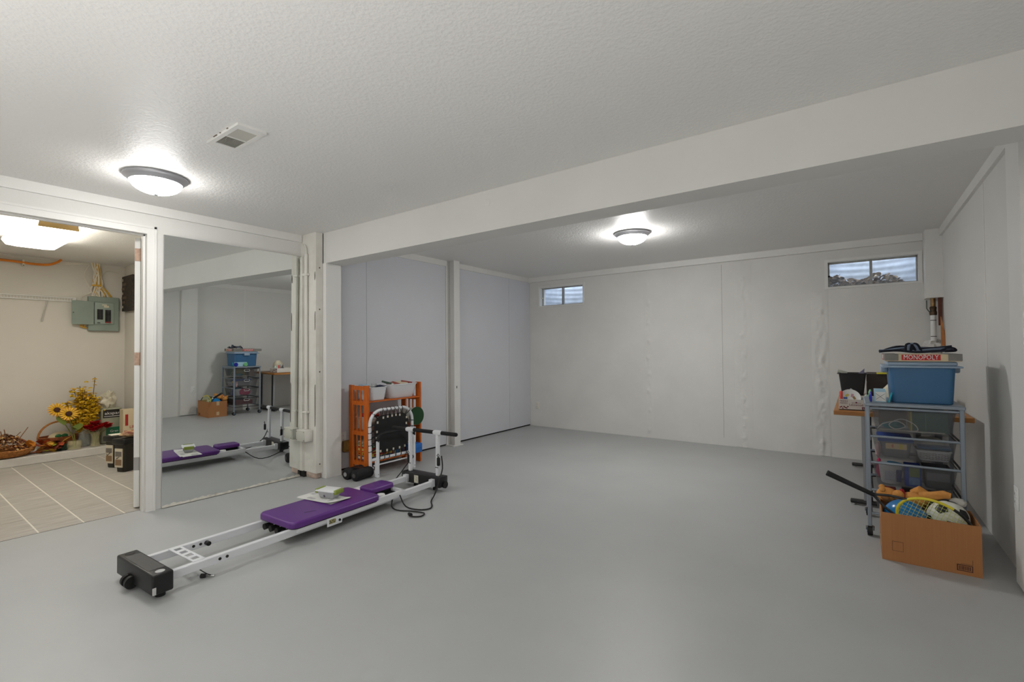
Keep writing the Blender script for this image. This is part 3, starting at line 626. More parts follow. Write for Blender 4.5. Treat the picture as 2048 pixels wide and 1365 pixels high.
for y in (0, .46):
    MB().rbox(-.011, .011, y-.014, y+.014, 0, .35, .004, 1).build('leg', whitemetal, ST)
    MB().rbox(-.034, -.013, y-.012, y+.012, 0, .16, .004, 1).build('leg_sleeve', whitemetal, ST)
    MB().cyl((.010, y, .03), (.0125, y, .03), .004, n=8).build('leg_bolt', rubber, ST)
pts = [(0, 0, .34), (0, .0, .37)]+[(0, .07-.07*math.cos(a), .36+.055*math.sin(a)) for a in [PI/2*k/6 for k in range(1, 7)]]+[(0, .46-.07+.07*math.sin(a), .36+.055*math.cos(a)) for a in [PI/2*k/6 for k in range(0, 7)]]+[(0, .46, .34)]
MB().tube(pts, .014, 12).build('foam_bar', blackfoam, ST)

# ------------------------------------------------------------ rolling mesh-drawer cart
CT = thing('drawer_cart', 'grey metal rolling cart with mesh drawers by the right wall', 'cart', (.0, 3.85, 0))
meshm = mesh_mat('perforated_steel_mesh', S(124, 126, 130))
for x in (.05, .498):
    for y in (0, .44):
        MB().rbox(x-.011, x+.011, y-.011, y+.011, .06, .84, .003, 1).build('post', greymetal, CT)
        cs = MB().tube([(x-.014, y, .03), (x+.014, y, .03)], .029, 18).build('caster', rubber, CT)
        MB().cyl((x-.0165, y, .03), (x-.014, y, .03), .016, n=14).build('hub', flat('blue_grey_hub', 70, 92, 112), cs); MB().tube([(x-.02, y+.01, .03), (x-.02, y+.005, .058), (x, y, .064), (x+.02, y+.005, .058), (x+.02, y+.01, .03)], .004, 6).build('fork', chrome, cs)
MB().rbox(.034, .514, -.016, .456, .835, .857, .004, 1).build('top_panel', greymetal, CT)
for z in (.822, .641, .473, .298, .145):
    for y in (0, .44): MB().cyl((.05, y, z), (.498, y, z), .008, n=10).build('rail', greymetal, CT)
    for x in (.05, .498): MB().cyl((x, 0, z-.006), (x, .44, z-.006), .006, n=8).build('runner', black, CT)
for zt, zb in ((.815, .665), (.635, .495), (.466, .322), (.291, .165)):
    dw = MB().shell(.072, .478, .018, .422, zb, zt, .02, .0015, .02).build('mesh_drawer', meshm, CT)
    MB().tube([(x, y, zt) for x, y in rpoly(.070, .480, .016, .424, .02, 4)], .005, 6, closed=True).build('drawer_rim', black, dw)
    MB().tube([(.064, .22+a, zt-.03+b) for a, b in rpoly(-.045, .045, -.018, .018, .014, 4)], .004, 6, closed=True).build('handle', white, dw)
def item(name, label, cat, x, y, z, **k): return thing(name, label, cat, (x, y, z), **k)
# drawer 1
o = item('game_case', 'green boxed case with yellow edge in the top mesh drawer', 'box', .36, 4.05, .678)
B(-.085, .085, -.13, .13, 0, .13).build('body', flat('pine_green', 44, 92, 78), o); B(-.092, -.085, -.13, .13, 0, .132).build('edge', flat('dull_yellow', 198, 176, 74), o); B(-.02, -.018, -.1306, -.13, .01, .12).build('seam', flat('seam_light_green', 110, 160, 130), o)
o = tag(MB().rbox(.115, .26, 4.13, 4.22, .678, .80, .004).build('cardboard_pack', flat('brown_card', 128, 106, 88, .8)), 'brown cardboard pack at the back of the top mesh drawer', 'box')
cloth('towel', 'teal towel in the top mesh drawer', 'towel', (.18, 3.99, .703), (.065, .05, .02), flat('teal_towel', 30, 130, 134, .9), 1, .45)
wcord('cable', [(.10, 3.905, .685), (.13, 3.90, .72), (.2, 3.90, .74), (.24, 3.905, .71), (.19, 3.9, .69), (.16, 3.9, .72), (.22, 3.9, .755), (.28, 3.9, .73), (.30, 3.9, .69), (.25, 3.9, .682), (.33, 3.9, .68)], .003, flat('white_cable', 220, 216, 206), None, None, 6)
tag(bpy.data.objects['cable'], 'white cable coiled in the top mesh drawer', 'cable')
tag(MB().rbox(.11, .43, 3.915, 3.94, .676, .683, .002, 1).build('paper_pad', flat('cream_paper', 206, 200, 184)), 'cream paper pad on the floor of the top mesh drawer', 'paper')
# drawer 2
o = item('clear_tub', 'clear plastic tub with blue lid and price sticker in second mesh drawer', 'tub', .185, 4.03, .506)
MB().shell(-.075, .085, -.13, .13, 0, .10, .012, .003, .02).build('tub', mat('smoky_clear', S(190, 190, 194), .25, alpha=.45), o); MB().rbox(-.085, .095, -.14, .14, .10, .122, .006).build('lid', flat('royal_blue_lid', 44, 84, 168, .4), o)
B(-.045, .06, -.133, -.1315, .055, .09).build('price_sticker', flat('sticker_cream', 232, 206, 160), o); text('4', .036, frame((-.012, -.1335, .072), (1, 0, 0), (0, 0, 1)), flat('sticker_red', 200, 56, 40), o); B(.025, .04, -.1340, -.1332, .058, .088).build('sticker_yellow', flat('sticker_yellow', 226, 204, 70), o)
for k in range(3): B(-.05+.02*k, .0+.03*k, -.05, .05, .02+.012*k, .026+.012*k).build('papers', flat('grey_paper', 176, 172, 168), o)
cloth('folded_cloth', 'pale pink papers stuffed beside the clear tub', 'cloth', (.10, 3.91, .545), (.014, .02, .05), flat('pale_pink', 224, 190, 190), 0, .3)
o = item('pencil_basket', 'low white slotted basket in the second mesh drawer', 'basket', .375, 3.945, .506)
MB().shell(-.08, .08, -.05, .09, 0, .062, .01, .003, .015).build('basket', whitep, o); MB().tube([(x, y, .062) for x, y in rpoly(-.082, .082, -.052, .092, .016, 4)], .004, 6, closed=True).build('rim', whitep, o)
slm = flat('slot_dark', 90, 70, 74)
for k in range(10):
    for j in range(4): MB().box(-.006, .006, -.001, .001, -.0014, .0014, Matrix.Translation((-.064+.0142*k, -.0455-.0015*j, .015+.0105*j)) @ Matrix.Rotation((.5 if k % 2 else -.5), 4, 'Y')).build('slot', slm, o)
tag(MB().rbox(.30, .46, 3.93, 4.04, .573, .588, .005).build('zip_pouch', flat('blue_zip', 50, 104, 156, .3)), 'clear pouch with blue zip over the slotted basket', 'pouch')
cloth('folded_cloth', 'off-white folded cloth at the back of the second mesh drawer', 'cloth', (.37, 4.12, .575), (.08, .08, .05), flat('offwhite_cloth', 196, 192, 182, .9), 0, .2)
# drawer 3
o = item('bucket', 'white plastic bucket with blue scoop in the third mesh drawer', 'bucket', .165, 3.955, .334)
MB().lathe([(.048, 0), (.05, .003), (.062, .11), (.065, .112), (.064, .122), (.058, .12), (.047, .006)], n=28).build('pail', whitep, o)
MB().cyl((.015, 0, .08), (.02, -.0, .13), .035, .038, 20).build('scoop', flat('sky_blue_scoop', 40, 140, 190, .4), o)
B(-.03, .02, -.0620, -.0595, .03, .085).build('printed_label', flat('bucket_label', 190, 196, 214), o); B(.026, .05, -.056, -.0505, .02, .095).build('blue_label', flat('bucket_blue', 52, 76, 132), o)
cloth('folded_cloth', 'pink cloth behind the white bucket in the third mesh drawer', 'cloth', (.11, 4.06, .40), (.018, .1, .06), flat('hot_pink', 196, 40, 96, .9), 0, .2)
o = item('activity_book', 'royal blue wipes box in the third mesh drawer', 'box', .272, 3.965, .334); B(-.038, .042, -.06, .08, 0, .125).build('box', flat('royal_blue_box', 24, 70, 176), o); B(-.018, .034, -.0606, -.06, .06, .118).build('picture', flat('olive_picture', 118, 140, 84), o); B(-.018, .034, -.0606, -.06, .01, .056).build('lower_panel', mat('speckled_blue', S(60, 120, 200), .5, col2=S(160, 190, 226), vscale=160), o)
o = item('grey_bin', 'dark grey bin with pale label in the third mesh drawer', 'bin', .395, 4.0, .334); MB().shell(-.07, .065, -.09, .13, 0, .118, .008, .003, .012).build('tub', flat('charcoal_plastic', 84, 86, 90), o); B(-.055, .05, -.0915, -.0875, .05, .1).build('label', flat('grey_label', 132, 134, 138), o)
# drawer 4
tag(MB().rbox(.12, .2, 3.9, 4.2, .177, .25, .004).build('game_box', flat('dark_red_box', 130, 30, 36)), 'dark red box in the lowest mesh drawer', 'box')
tag(MB().rbox(.23, .44, 3.9, 4.2, .177, .26, .004).build('game_box', flat('dark_navy_box', 34, 36, 52)), 'dark navy box in the lowest mesh drawer', 'box')
# on the cart
o = thing('storage_tote', 'blue plastic tote with pale lid on top of the cart', 'tote', (.325, 4.1, .857))
MB().shell(-.16, .16, -.2, .2, 0, .23, .012, .004, .03, 6).build('tub', mat('denim_blue_plastic', S(58, 106, 148), .45, var=.04, vscale=5), o)
MB().rbox(-.195, .19, -.225, .225, .226, .238, .005).build('lid_rim', mat('pale_blue_lid', S(150, 170, 192), .3), o); MB().rbox(-.17, .168, -.205, .205, .236, .266, .012, 3).build('lid', mat('pale_blue_lid', S(150, 170, 192), .3), o)
for s in (-1, 1): MB().rbox(s*.178-.02, s*.178+.02, -.05, .05, .19, .235, .01).build('latch', mat('pale_blue_lid', S(150, 170, 192), .3), o)
mg = thing('board_game', 'worn red and cream property board game box on the blue tote', 'board game', (.328, 4.12, 1.124))
B(-.18, .18, -.24, .24, 0, .044).build('box', mat('worn_cream_box', S(214, 198, 166), .7, var=.08, vscale=20), mg)
B(-.183, -.115, -.243, .243, .004, .046).build('grey_wrap', mat('grey_tape', S(128, 126, 122), .6, var=.1, vscale=20), mg); B(.12, .183, -.243, .243, .004, .046).build('grey_wrap', mat('grey_tape', S(128, 126, 122), .6), mg)
redp = flat('game_red', 190, 34, 34)
B(-.10, .085, -.2412, -.24, .007, .042).build('title_panel', redp, mg); text('MONOPOLY', .042, frame((-.0075, -.2418, .0245), (1, 0, 0), (0, 0, 1)), white, mg, width=.165)
B(-.1842, -.183, -.09, .1, .007, .042).build('title_panel', redp, mg); text('MONOPOLY', .042, frame((-.1848, .005, .0245), (0, -1, 0), (0, 0, 1)), white, mg, width=.165)
ts = thing('striped_strap', 'dark blue striped tote strap heaped on the board game', 'strap', (.32, 4.0, 1.179))
navy = flat('strap_navy', 22, 26, 40, .9); pale = flat('strap_pale', 120, 134, 156, .9)
for k in range(5):
    P = [(-.20+.09*j, -.09+.03*k+.02*math.sin(j*1.7+k), .008+.006*k*(j > 0)+.006*math.sin(j*2.1+k*1.3)) for j in range(5)]
    wcord('strap_fold', [tuple(Vector(p)) for p in P], .008, navy if k % 2 == 0 else pale, ts, None, 5)
for k in (0, 1, 2): wcord('strap_loop', [(-.07+.014*k, -.08, .008), (-.065+.014*k, -.085, .05), (-.04+.014*k, -.085, .052), (-.02+.014*k, -.08, .01)], .007, navy if k % 2 == 0 else pale, ts, None, 5)
wcord('strap_loop', [(.1, -.06, .01), (.13, -.07, .028), (.16, -.06, .026), (.17, -.05, .01), (.12, -.05, .006)], .006, navy, ts, None, 5)
cb = thing('tissue_carton', 'small white and pale blue carton on the cart before the tote', 'carton', (.118, 3.93, .858)); B(-.03, .03, -.04, .15, .0, .075).build('box', flat('pale_cyan_card', 170, 208, 224), cb); B(-.026, .026, -.0406, -.04, .006, .066).build('end_panel', white, cb)
for a in (.7, -.7): MB().box(-.03, .03, -.001, .001, -.001, .001, Matrix.Translation((0, -.0412, .036)) @ Matrix.Rotation(a, 4, 'Y')).build('printed_line', flat('print_grey', 110, 110, 116), cb)
for y, c, lab in ((3.885, (20, 34, 160), 'round blue paint pot lying on its side on the cart'), (4.05, (120, 190, 130), 'round mint green paint pot lying on its side on the cart')):
    o = thing('paint_pot', lab, 'paint pot', (.068, y, .892)); MB().lathe([(.001, -.006), (.034, -.006), (.036, 0), (.03, .006), (.001, .007)], n=28, M=Matrix.Rotation(-PI/2, 4, 'Y')).build('disc', flat('lid_%d' % c[2], *c, rough=.3), o); MB().tube([(-.007, .02*math.cos(a), .02*math.sin(a)) for a in [2*PI*k/16 for k in range(16)]], .002, 5, closed=True).build('raised_ring', flat('lid_%d' % c[2], *c, rough=.3), o)
tag(MB().rbox(-.005, .005, -.008, .008, 0, .07, .003, 1, M=Matrix.Translation((.16, 3.875, .859)) @ Matrix.Rotation(.25, 4, 'Y')).build('marker_pen', flat('turquoise_pen', 30, 160, 186, .4)), 'turquoise marker leaning between carton and tote', 'marker')

# ------------------------------------------------------------ table in the back right corner
TB = thing('work_table', 'brown table with oak edge behind the mesh cart', 'table', (0, 4.45, 0))
oak = mat('oak_edge', S(186, 128, 66), .45, col2=S(166, 108, 50), vscale=5, stretch=(1, 1, 12))
MB().rbox(-.155, .64, 0, 1.75, .692, .726, .004, 1).build('edge_band', oak, TB); B(-.118, .605, .035, 1.715, .7262, .7275).build('table_top', mat('brown_laminate', S(120, 84, 54), .4, var=.1, vscale=4, stretch=(1, 8, 1)), TB)
for y in (.09, 1.5):
    for x in (.06, .46):
        MB().rbox(x-.02, x+.02, y-.02, y+.02, .03, .692, .004, 1).build('leg', black, TB); B(x-.036, x-.0205, y-.012, y+.012, .04, .69).build('leg_spine', nickel, TB)
    MB().rbox(-.06, .56, y-.025, y+.025, .012, .04, .008).build('foot_bar', black, TB)
    for x in (-.04, .54): MB().cyl((x, y, 0), (x, y, .013), .018, n=12).build('glide', chrome, TB)
tr = thing('juice_carton_tray', 'cut-down white cardboard tray with maroon printing on the table', 'tray', (0, 4.52, .7285))
card = mat('white_card', S(222, 216, 208), .7); maroon = flat('maroon_ink', 112, 30, 44)
MB().box(-.122, .14, 0, .004, 0, .082).box(-.122, .14, .376, .38, 0, .082).box(-.122, -.118, .004, .376, 0, .082).box(.136, .14, .004, .376, 0, .082).box(-.122, .14, 0, .38, 0, .004).build('tray', card, tr)
F = lambda x, z: frame((x, -.0006, z), (1, 0, 0), (0, 0, 1))
text('FRESH', .020, F(-.09, .066), maroon, tr, width=.05); text('PRESSED', .016, F(-.09, .05), maroon, tr, width=.05); text('Lakewood', .024, F(-.012, .04), maroon, tr, width=.085); MB().cyl((-.01, -.001, .058), (-.01, 0, .058), .006, n=14).build('emblem', maroon, tr); B(-.04, .02, -.001, 0, .054, .0565).build('printed_line', maroon, tr)
B(.024, .046, -.001, 0, .006, .026).build('corner_block', maroon, tr); text('L', .018, frame((.035, -.0016, .016), (1, 0, 0), (0, 0, 1)), white, tr, width=.009)
for k in range(7): MB().ball((-.112+.008*k, -.0006, .018+.007*math.sin(k*2.4)), .006, 10, 6, sc=(1, .12, .8)).build('fruit_print', maroon, tr)
pl = thing('paper_plate', 'patterned paper plate standing in the cardboard tray', 'plate', (-.05, 4.60, .812)); pl.rotation_euler = (1.25, 0, .0)
MB().lathe([(.001, 0), (.05, 0), (.07, .008), (.071, .006), (.05, -.002), (.001, -.002)], n=32).build('plate', white, pl)
for i, (a, b, c) in enumerate(((-.03, .0, (60, 90, 160)), (.0, .03, (206, 186, 80)), (.025, -.01, (200, 150, 160)), (-.01, -.025, (150, 120, 70)), (-.035, .025, (90, 120, 110)), (.03, .025, (110, 130, 80)))): MB().rbox(a-.013, a+.013, b-.008, b+.008, .0005, .0018, .0004, 1, M=Matrix.Rotation(i*.7, 4, 'Z')).build('printed_motif', flat('motif%d' % i, *c), pl)
pk = thing('photo_envelope', 'grey patterned square card standing behind the paper plate', 'card', (-.04, 4.66, .80)); pk.rotation_euler = (1.35, .75, 0)
B(-.062, .062, -.062, .062, -.001, .001).build('card', flat('silver_card', 190, 192, 200), pk); B(-.05, .05, -.05, .05, .001, .0016).build('pattern', mat('grey_pattern', S(96, 98, 110), .6, col2=S(196, 196, 202), vscale=50, contrast=(.45, .55)), pk)
tag(MB().rbox(-.118, -.095, 4.545, 4.575, .735, .87, .008).build('glue_bottle', flat('coral_red', 222, 84, 74, .4)), 'coral red bottle in the left corner of the tray', 'bottle')
cloth('foam_sheet', 'rolled mint craft foam in the right end of the tray', 'craft foam', (.055, 4.58, .80), (.02, .03, .05), flat('pale_mint', 186, 206, 192), .3, .2)
wbn = thing('waste_bin', 'square black waste bin holding papers on the table', 'bin', (-.035, 5.03, .728)); MB().shell(-.095, .095, -.09, .09, 0, .262, .028, .004, .015).build('tub', mat('matt_black_bin', S(26, 26, 28), .5), wbn)
MB().tube([(x, y, .262) for x, y in rpoly(-.102, .102, -.097, .097, .016, 4)], .005, 6, closed=True).build('rim', black, wbn)
tag(MB().prism([(-.03, 0), (.08, 0), (.085, .075), (.04, .03)], -.001, .001, M=Matrix.Translation((-.035, 4.99, .96)) @ Matrix.Rotation(PI/2, 4, 'X')).build('paper_sheet', flat('lilac_paper', 124, 120, 150)), 'lilac paper sticking out of the black bin', 'paper')
tag(MB().rbox(-.07, .0, -.002, .002, -.012, .012, .0015, 1, M=Matrix.Translation((-.07, 4.98, .992)) @ Matrix.Rotation(.3, 4, 'Y')).build('paper_sheet', flat('grey_clip', 170, 172, 160)), 'grey paper strip lying over the rim of the black bin', 'paper')
lt = thing('letter_tray', 'dark brown stacked letter tray on the table behind the cart', 'letter tray', (.2, 5.05, .728)); brn = mat('dark_brown_wood', S(44, 30, 22), .5, var=.2, vscale=10)
B(-.135, .135, -.008, .008, 0, .26).build('side_panel', brn, lt); B(-.135, .135, .30, .316, 0, .26).build('side_panel', brn, lt)
for z in (0, .085, .17, .245): B(-.135, .135, .008, .30, z, z+.01).build('tray_shelf', brn, lt)
for z in (.011, .096, .181): B(-.13, .08, .03, .28, z, z+.025).build('paper_stack', paperm, lt)
tag(MB().rbox(.13, .22, 5.0, 5.05, .988, 1.0, .003).build('ruler_box', flat('lemon_yellow', 214, 206, 50)), 'lemon yellow flat box on the letter tray', 'box'); tag(MB().rbox(.175, .205, 5.08, 5.11, .984, 1.03, .003).build('small_jar', flat('grey_brown_jar', 120, 110, 96)), 'small grey-brown jar on the letter tray', 'jar')
yb_ = cloth('yarn_bundle', 'cream yarn bundle on the table behind the cart', 'yarn', (.235, 4.72, .835), (.09, .09, .105), mat('cream_yarn', S(226, 216, 190), .9, var=.1, vscale=16, bump=.5, bscale=40), .4, .12)

# ------------------------------------------------------------ cardboard box of sports things
cbm = mat('corrugated_cardboard', S(172, 118, 72), .8, col2=S(167, 113, 68), vscale=3, stretch=(60, 1, 1), contrast=(.3, .7))
BX = thing('cardboard_box', 'open brown cardboard box of sports things in front of the cart', 'box', (.098, 3.46, 0))
bw, bd, bh2, t_ = .415, .30, .268, .005
B(0, bw, 0, t_, 0, bh2).build('front_panel', cbm, BX); B(0, bw, bd-t_, bd, 0, bh2).build('back_panel', cbm, BX); B(0, t_, t_, bd-t_, 0, bh2).build('side_panel', cbm, BX); B(bw-t_, bw, t_, bd-t_, 0, bh2).build('side_panel', cbm, BX); B(t_, bw-t_, t_, bd-t_, 0, t_).build('bottom_panel', cbm, BX)
ink = flat('brown_ink', 74, 36, 26); sq = MB()
for a, b, c, d in ((.045, .095, .06, .0615), (.045, .095, .112, .1135), (.045, .0465, .06, .1135), (.0935, .095, .06, .1135)): sq.box(a, b, -.0006, 0, c, d)
sq.build('printed_square', ink, BX); bc = MB()
for a, b, c, d in ((.315, .378, .02, .024), (.315, .378, .05, .054), (.315, .319, .02, .054), (.374, .378, .02, .054), (.33, .378, .0585, .06), (.3765, .378, .06, .085)): bc.box(a, b, -.0006, 0, c, d)
xx = .323
while xx < .368: w_ = rnd.choice((.0015, .003, .004)); bc.box(xx, xx+w_, -.0006, 0, .027, .047); xx += w_+.0018
bc.build('printed_barcode', ink, BX)
for z0, z1 in ((.2, .2685), (.03, .09)): B(-.0006, 0, .13, .175, z0, z1).build('packing_tape', flat('pale_tape', 206, 178, 136, .4), BX)
bl = tag(MB().ball((0, 0, 0), .103, 36, 20).build('play_ball', mat('glossy_blue_ball', S(20, 122, 188), .22)), 'glossy blue ball in the cardboard box', 'ball'); bl.location = (.212, 3.618, .212)
sb = thing('soccer_ball', 'white soccer ball with black patches in the cardboard box', 'ball', (.404, 3.655, .238)); sb.rotation_euler = (.5, .3, .7)
MB().ball((0, 0, 0), .094, 36, 20).build('white_shell', flat('ball_white', 226, 226, 214, .45), sb)
ph = (1+5**.5)/2
for v in [(0, a, b*ph) for a in (-1, 1) for b in (-1, 1)]+[(a, b*ph, 0) for a in (-1, 1) for b in (-1, 1)]+[(b*ph, 0, a) for a in (-1, 1) for b in (-1, 1)]:
    n_ = Vector(v).normalized(); e1 = n_.orthogonal().normalized(); e2 = n_.cross(e1); V = []; Fc = []
    for ring in range(4):
        for k in range(20):
            q = 2*PI*k/20; sec = (q % (2*PI/5))-PI/5; rad = .36*math.cos(PI/5)/math.cos(sec)*ring/3; V.append((n_*math.cos(rad)+(e1*math.cos(q)+e2*math.sin(q))*math.sin(rad))*.0952)
    for r_ in range(3):
        for k in range(20): Fc.append((r_*20+k, r_*20+(k+1) % 20, (r_+1)*20+(k+1) % 20, (r_+1)*20+k))
    MB().add(V, Fc).build('black_patch', flat('ball_black', 24, 24, 26, .45), sb)
# plush toy lying across the back of the box
fur = mat('tan_orange_plush', S(212, 148, 76), .95, var=.06, vscale=40, bump=.4, bscale=120)
TD = thing('plush_toy', 'tan plush teddy with a red scarf lying at the back of the box', 'plush toy', (.262, 3.732, .306))
MB().ball((-.0, 0, -.01), .055, 20, 12, sc=(1.3, .9, .8)).build('body', fur, TD); MB().ball((-.125, .0, .0), .05, 20, 12, sc=(1.1, .9, .85)).build('head', fur, TD)
MB().tube([(-.055, .04*math.cos(a), -.005+.038*math.sin(a)) for a in [2*PI*k/18 for k in range(18)]], .013, 8, closed=True).build('scarf', flat('scarf_red', 170, 22, 30, .8), TD)
MB().ball((-.075, -.05, .018), .029, 16, 10).build('paw', fur, TD); MB().tube([(.03, -.01, .02), (.08, -.03, .032), (.13, -.04, .052), (.16, -.045, .048)], [.026, .026, .024, .018], 12).build('leg', fur, TD); MB().tube([(.0, .02, .02), (.03, .01, .045), (.06, 0, .03)], [.026, .03, .02], 12).build('arm', fur, TD)
MB().ball((-.135, -.038, -.01), .024, 14, 8, sc=(1, .5, .8)).build('muzzle_pad', flat('plush_brown', 150, 100, 56, .95), TD)
for s in (-1, 1): MB().ball((-.15, s*.03, .035), .017, 12, 8).build('ear', fur, TD)
tag(MB().ball((0, 0, 0), .032, 16, 10, sc=(1.2, .9, .8), jit=.2).build('white_sock', flat('sock_white', 208, 206, 200, .9)), 'white rolled sock at the back of the box', 'sock').location = (.455, 3.725, .315)
# tennis racket
RK = thing('tennis_racket', 'black and yellow tennis racket lying across the cardboard box', 'racket')
end = Vector((-.158, 3.565, .428)); ctr = Vector((.33, 3.507, .237)); ax = (ctr-end).normalized(); up_ = Vector((.37, .0, .93)); up_ = (up_-ax*up_.dot(ax)).normalized()
el = [ctr+ax*(.165*math.cos(a))+up_*(.118*math.sin(a)) for a in [2*PI*k/48 for k in range(49)]]
yel = flat('racket_yellow', 222, 206, 44, .35)
MB().tube(el[10:37], .0075, 8).build('yellow_hoop', yel, RK); MB().tube(el[36:49]+el[1:11], .0075, 8).build('black_hoop', black, RK)
st = MB()
for k in range(-8, 9):
    s_ = k*.019; hgt = .118*math.sqrt(max(0, 1-(s_/.165)**2)); st.cyl(ctr+ax*s_-up_*hgt, ctr+ax*s_+up_*hgt, .0011, n=4)
for k in range(-6, 7):
    s_ = k*.019; hgt = .165*math.sqrt(max(0, 1-(s_/.118)**2)); st.cyl(ctr+up_*s_-ax*hgt, ctr+up_*s_+ax*hgt, .0011, n=4)
st.build('strings', flat('string_lime', 200, 208, 120, .5), RK)
jn = end+ax*.235
for k in (20, 28): MB().tube([el[k], (el[k]+jn)/2+up_*(.008 if k == 20 else -.008), jn], .007, 8).build('throat', black, RK)
MB().tube([jn+(jn-end)*.05, end], [.0125, .0175], 8).build('grip', blackfoam, RK); MB().tube([end, end+(end-jn).normalized()*.008], [.019, .017], 8).build('butt_cap', black, RK)
# ------------------------------------------------------------ utility room: breaker panel, cables, shelf
EP = thing('breaker_panel', 'grey-green electrical breaker panel with its door swung open', 'breaker panel', (UX, 1.82, 1.5))
epm = mat('grey_green_enamel', S(134, 148, 138), .5, var=.04, vscale=6); eps = mat('panel_face_enamel', S(146, 160, 150), .5)
MB().rbox(0, .055, -.15, .155, 0, .435, .004, 1).build('cover', epm, EP)
MB().rbox(.055, .062, -.092, .10, .085, .365, .01).build('dead_front', eps, EP)
ed = MB().rbox(.066, .074, -.31, -.10, .075, .37, .003, 1).build('panel_door', epm, EP)
MB().cyl((.074, -.295, .22), (.08, -.295, .22), .006, n=10).build('latch', black, ed)
for z in (.1, .34): MB().cyl((.062, -.102, z-.012), (.062, -.102, z+.012), .007, n=8).build('hinge', black, EP)
bkm = flat('breaker_black', 26, 26, 28)
for y0, n0, zt in ((-.068, 7, .275), (.012, 9, .27)):
    for k in range(n0):
        z = zt-.019*k; b_ = MB().rbox(.062, .07, y0, y0+.058, z-.017, z, .002, 1).build('breaker', bkm if not (k == 8) else flat('breaker_red', 150, 44, 44), EP)
        B(.07, .077, y0+.022, y0+.036, z-.013, z-.004).build('toggle', flat('toggle_grey', 60, 60, 62), b_)
for a, b, c, d in ((-.02, .03, .325, .34), (0, .05, .30, .322), (-.065, -.035, .098, .107)): B(.0622, .0632, a, b, c, d).build('paper_label', flat('panel_label_cream', 214, 206, 180) if c > .2 else dark, EP)
CBn = thing('cable_bundle', 'bundle of white and yellow cables dropping from the ceiling into the breaker panel', 'cables')
cw = flat('cable_white', 224, 218, 204, .5); cy = flat('cable_yellow', 208, 160, 50, .5); cbk = flat('cable_buff', 196, 172, 120, .5)
for k in range(18):
    a = rnd.uniform(1.69, 1.80); m_ = rnd.uniform(1.71, 1.81); e = rnd.uniform(1.69, 1.91); q = rnd.uniform(-.03, .03)
    wcord('cable', [(UX+.03+rnd.uniform(0, .03), a, ZC+.01), (UX+.035+rnd.uniform(0, .02), a*.5+m_*.5+q*.5, 2.24), (UX+.04+rnd.uniform(0, .02), m_, 2.10), (UX+.04, (m_+e)/2+q, 2.01), (UX+.03, e, 1.937)], .0075, (cw, cw, cbk, cw, cy)[k % 5], CBn, None, 4)
wcord('cable', [(UX+.03, 1.68, 2.33), (UX+.03, 1.63, 2.18), (UX+.04, 1.70, 2.0), (UX+.03, 1.62, 1.93), (UX+.03, 1.60, 1.86)], .005, cw, CBn, None, 5)
wcord('cable', [(UX+.03, 1.78, 2.05), (UX+.03, 1.80, 2.2), (UX+.03, 1.86, 2.28), (UX+.03, 1.97, 2.27), (UX+.03, 2.04, 2.24)], .004, cw, CBn, None, 5)
for k in range(3): wcord('cable', [(UX+.02, 1.62+.02*k, 1.60), (UX+.035, 1.60+.02*k, 1.55), (UX+.02, 1.665, 1.53)], .005, cy, CBn, None, 4)
tag(MB().rbox(UX+.03, UX+.075, 1.70, 1.79, 2.065, 2.085, .006, 2).build('cable_tie', cy), 'yellow tie gathered round the cable bundle', 'cable tie')
CR = thing('cable_run', 'white cables stapled along the top of the utility wall', 'cables')
for k in range(4): wcord('cable', [(UX+.012, -.5, 2.335-.018*k), (UX+.012, .9, 2.33-.016*k), (UX+.012, 1.2, 2.325-.02*k+.01*math.sin(k)), (UX+.012, 1.45, 2.335-.01*k), (UX+.014, 1.68, 2.345)], .0045, cw, CR, None, 5)
oc = thing('orange_conduit', 'bright orange flexible conduit along the top of the utility wall', 'conduit')
wcord('tube', [(UX+.035, -.5, 2.28), (UX+.035, .9, 2.283), (UX+.035, 1.15, 2.272), (UX+.035, 1.30, 2.28), (UX+.035, 1.38, 2.32), (UX+.035, 1.42, 2.36)], .0145, flat('conduit_orange', 222, 130, 34, .45), oc, None, 6)
MB().rbox(UX, UX+.045, 1.085, 1.105, 2.235, 2.31, .004, 1).build('clip', ivory, oc); MB().cyl((UX+.045, 1.095, 2.245), (UX+.047, 1.095, 2.245), .005, n=8).build('clip_screw', dark, oc)
ws = thing('wire_shelf', 'white wire shelf lip along the utility wall', 'wire shelf', (UX, 0, 0))
for z in (1.898, 1.858): MB().cyl((.02, -.4, z), (.02, 1.55, z), .006, n=8).build('long_wire', white, ws)
cwz = MB()
for k in range(76): cwz.cyl((.02, -.38+.0255*k, 1.856), (.02, -.38+.0255*k, 1.9), .0028, n=5)
cwz.build('cross_wires', white, ws)['kind'] = 'stuff'
MB().rbox(0, .03, 1.535, 1.56, 1.85, 1.908, .003, 1).build('end_bracket', white, ws)
MB().tube([(.02, 1.3, 1.855), (.012, 1.255, 1.60)], .008, 8).build('brace', flat('brace_grey', 186, 182, 176), ws)
tp = thing('phone_terminal_board', 'dark wiring terminal board on the utility end wall', 'terminal board', (-7.58, UY, 1.76)); B(-.2, .2, -.05, 0, 0, .45).build('board', mat('dark_board', S(66, 58, 48), .7, col2=S(40, 34, 30), vscale=30), tp)
for k in range(7): B(-.19+.015*(k % 2), -.15+.06*(k % 3), -.056, -.05, .04+.058*k, .07+.058*k).build('terminal', flat('terminal_pale', 176, 170, 156) if k % 3 == 0 else flat('terminal_brown', 96, 76, 58), tp)

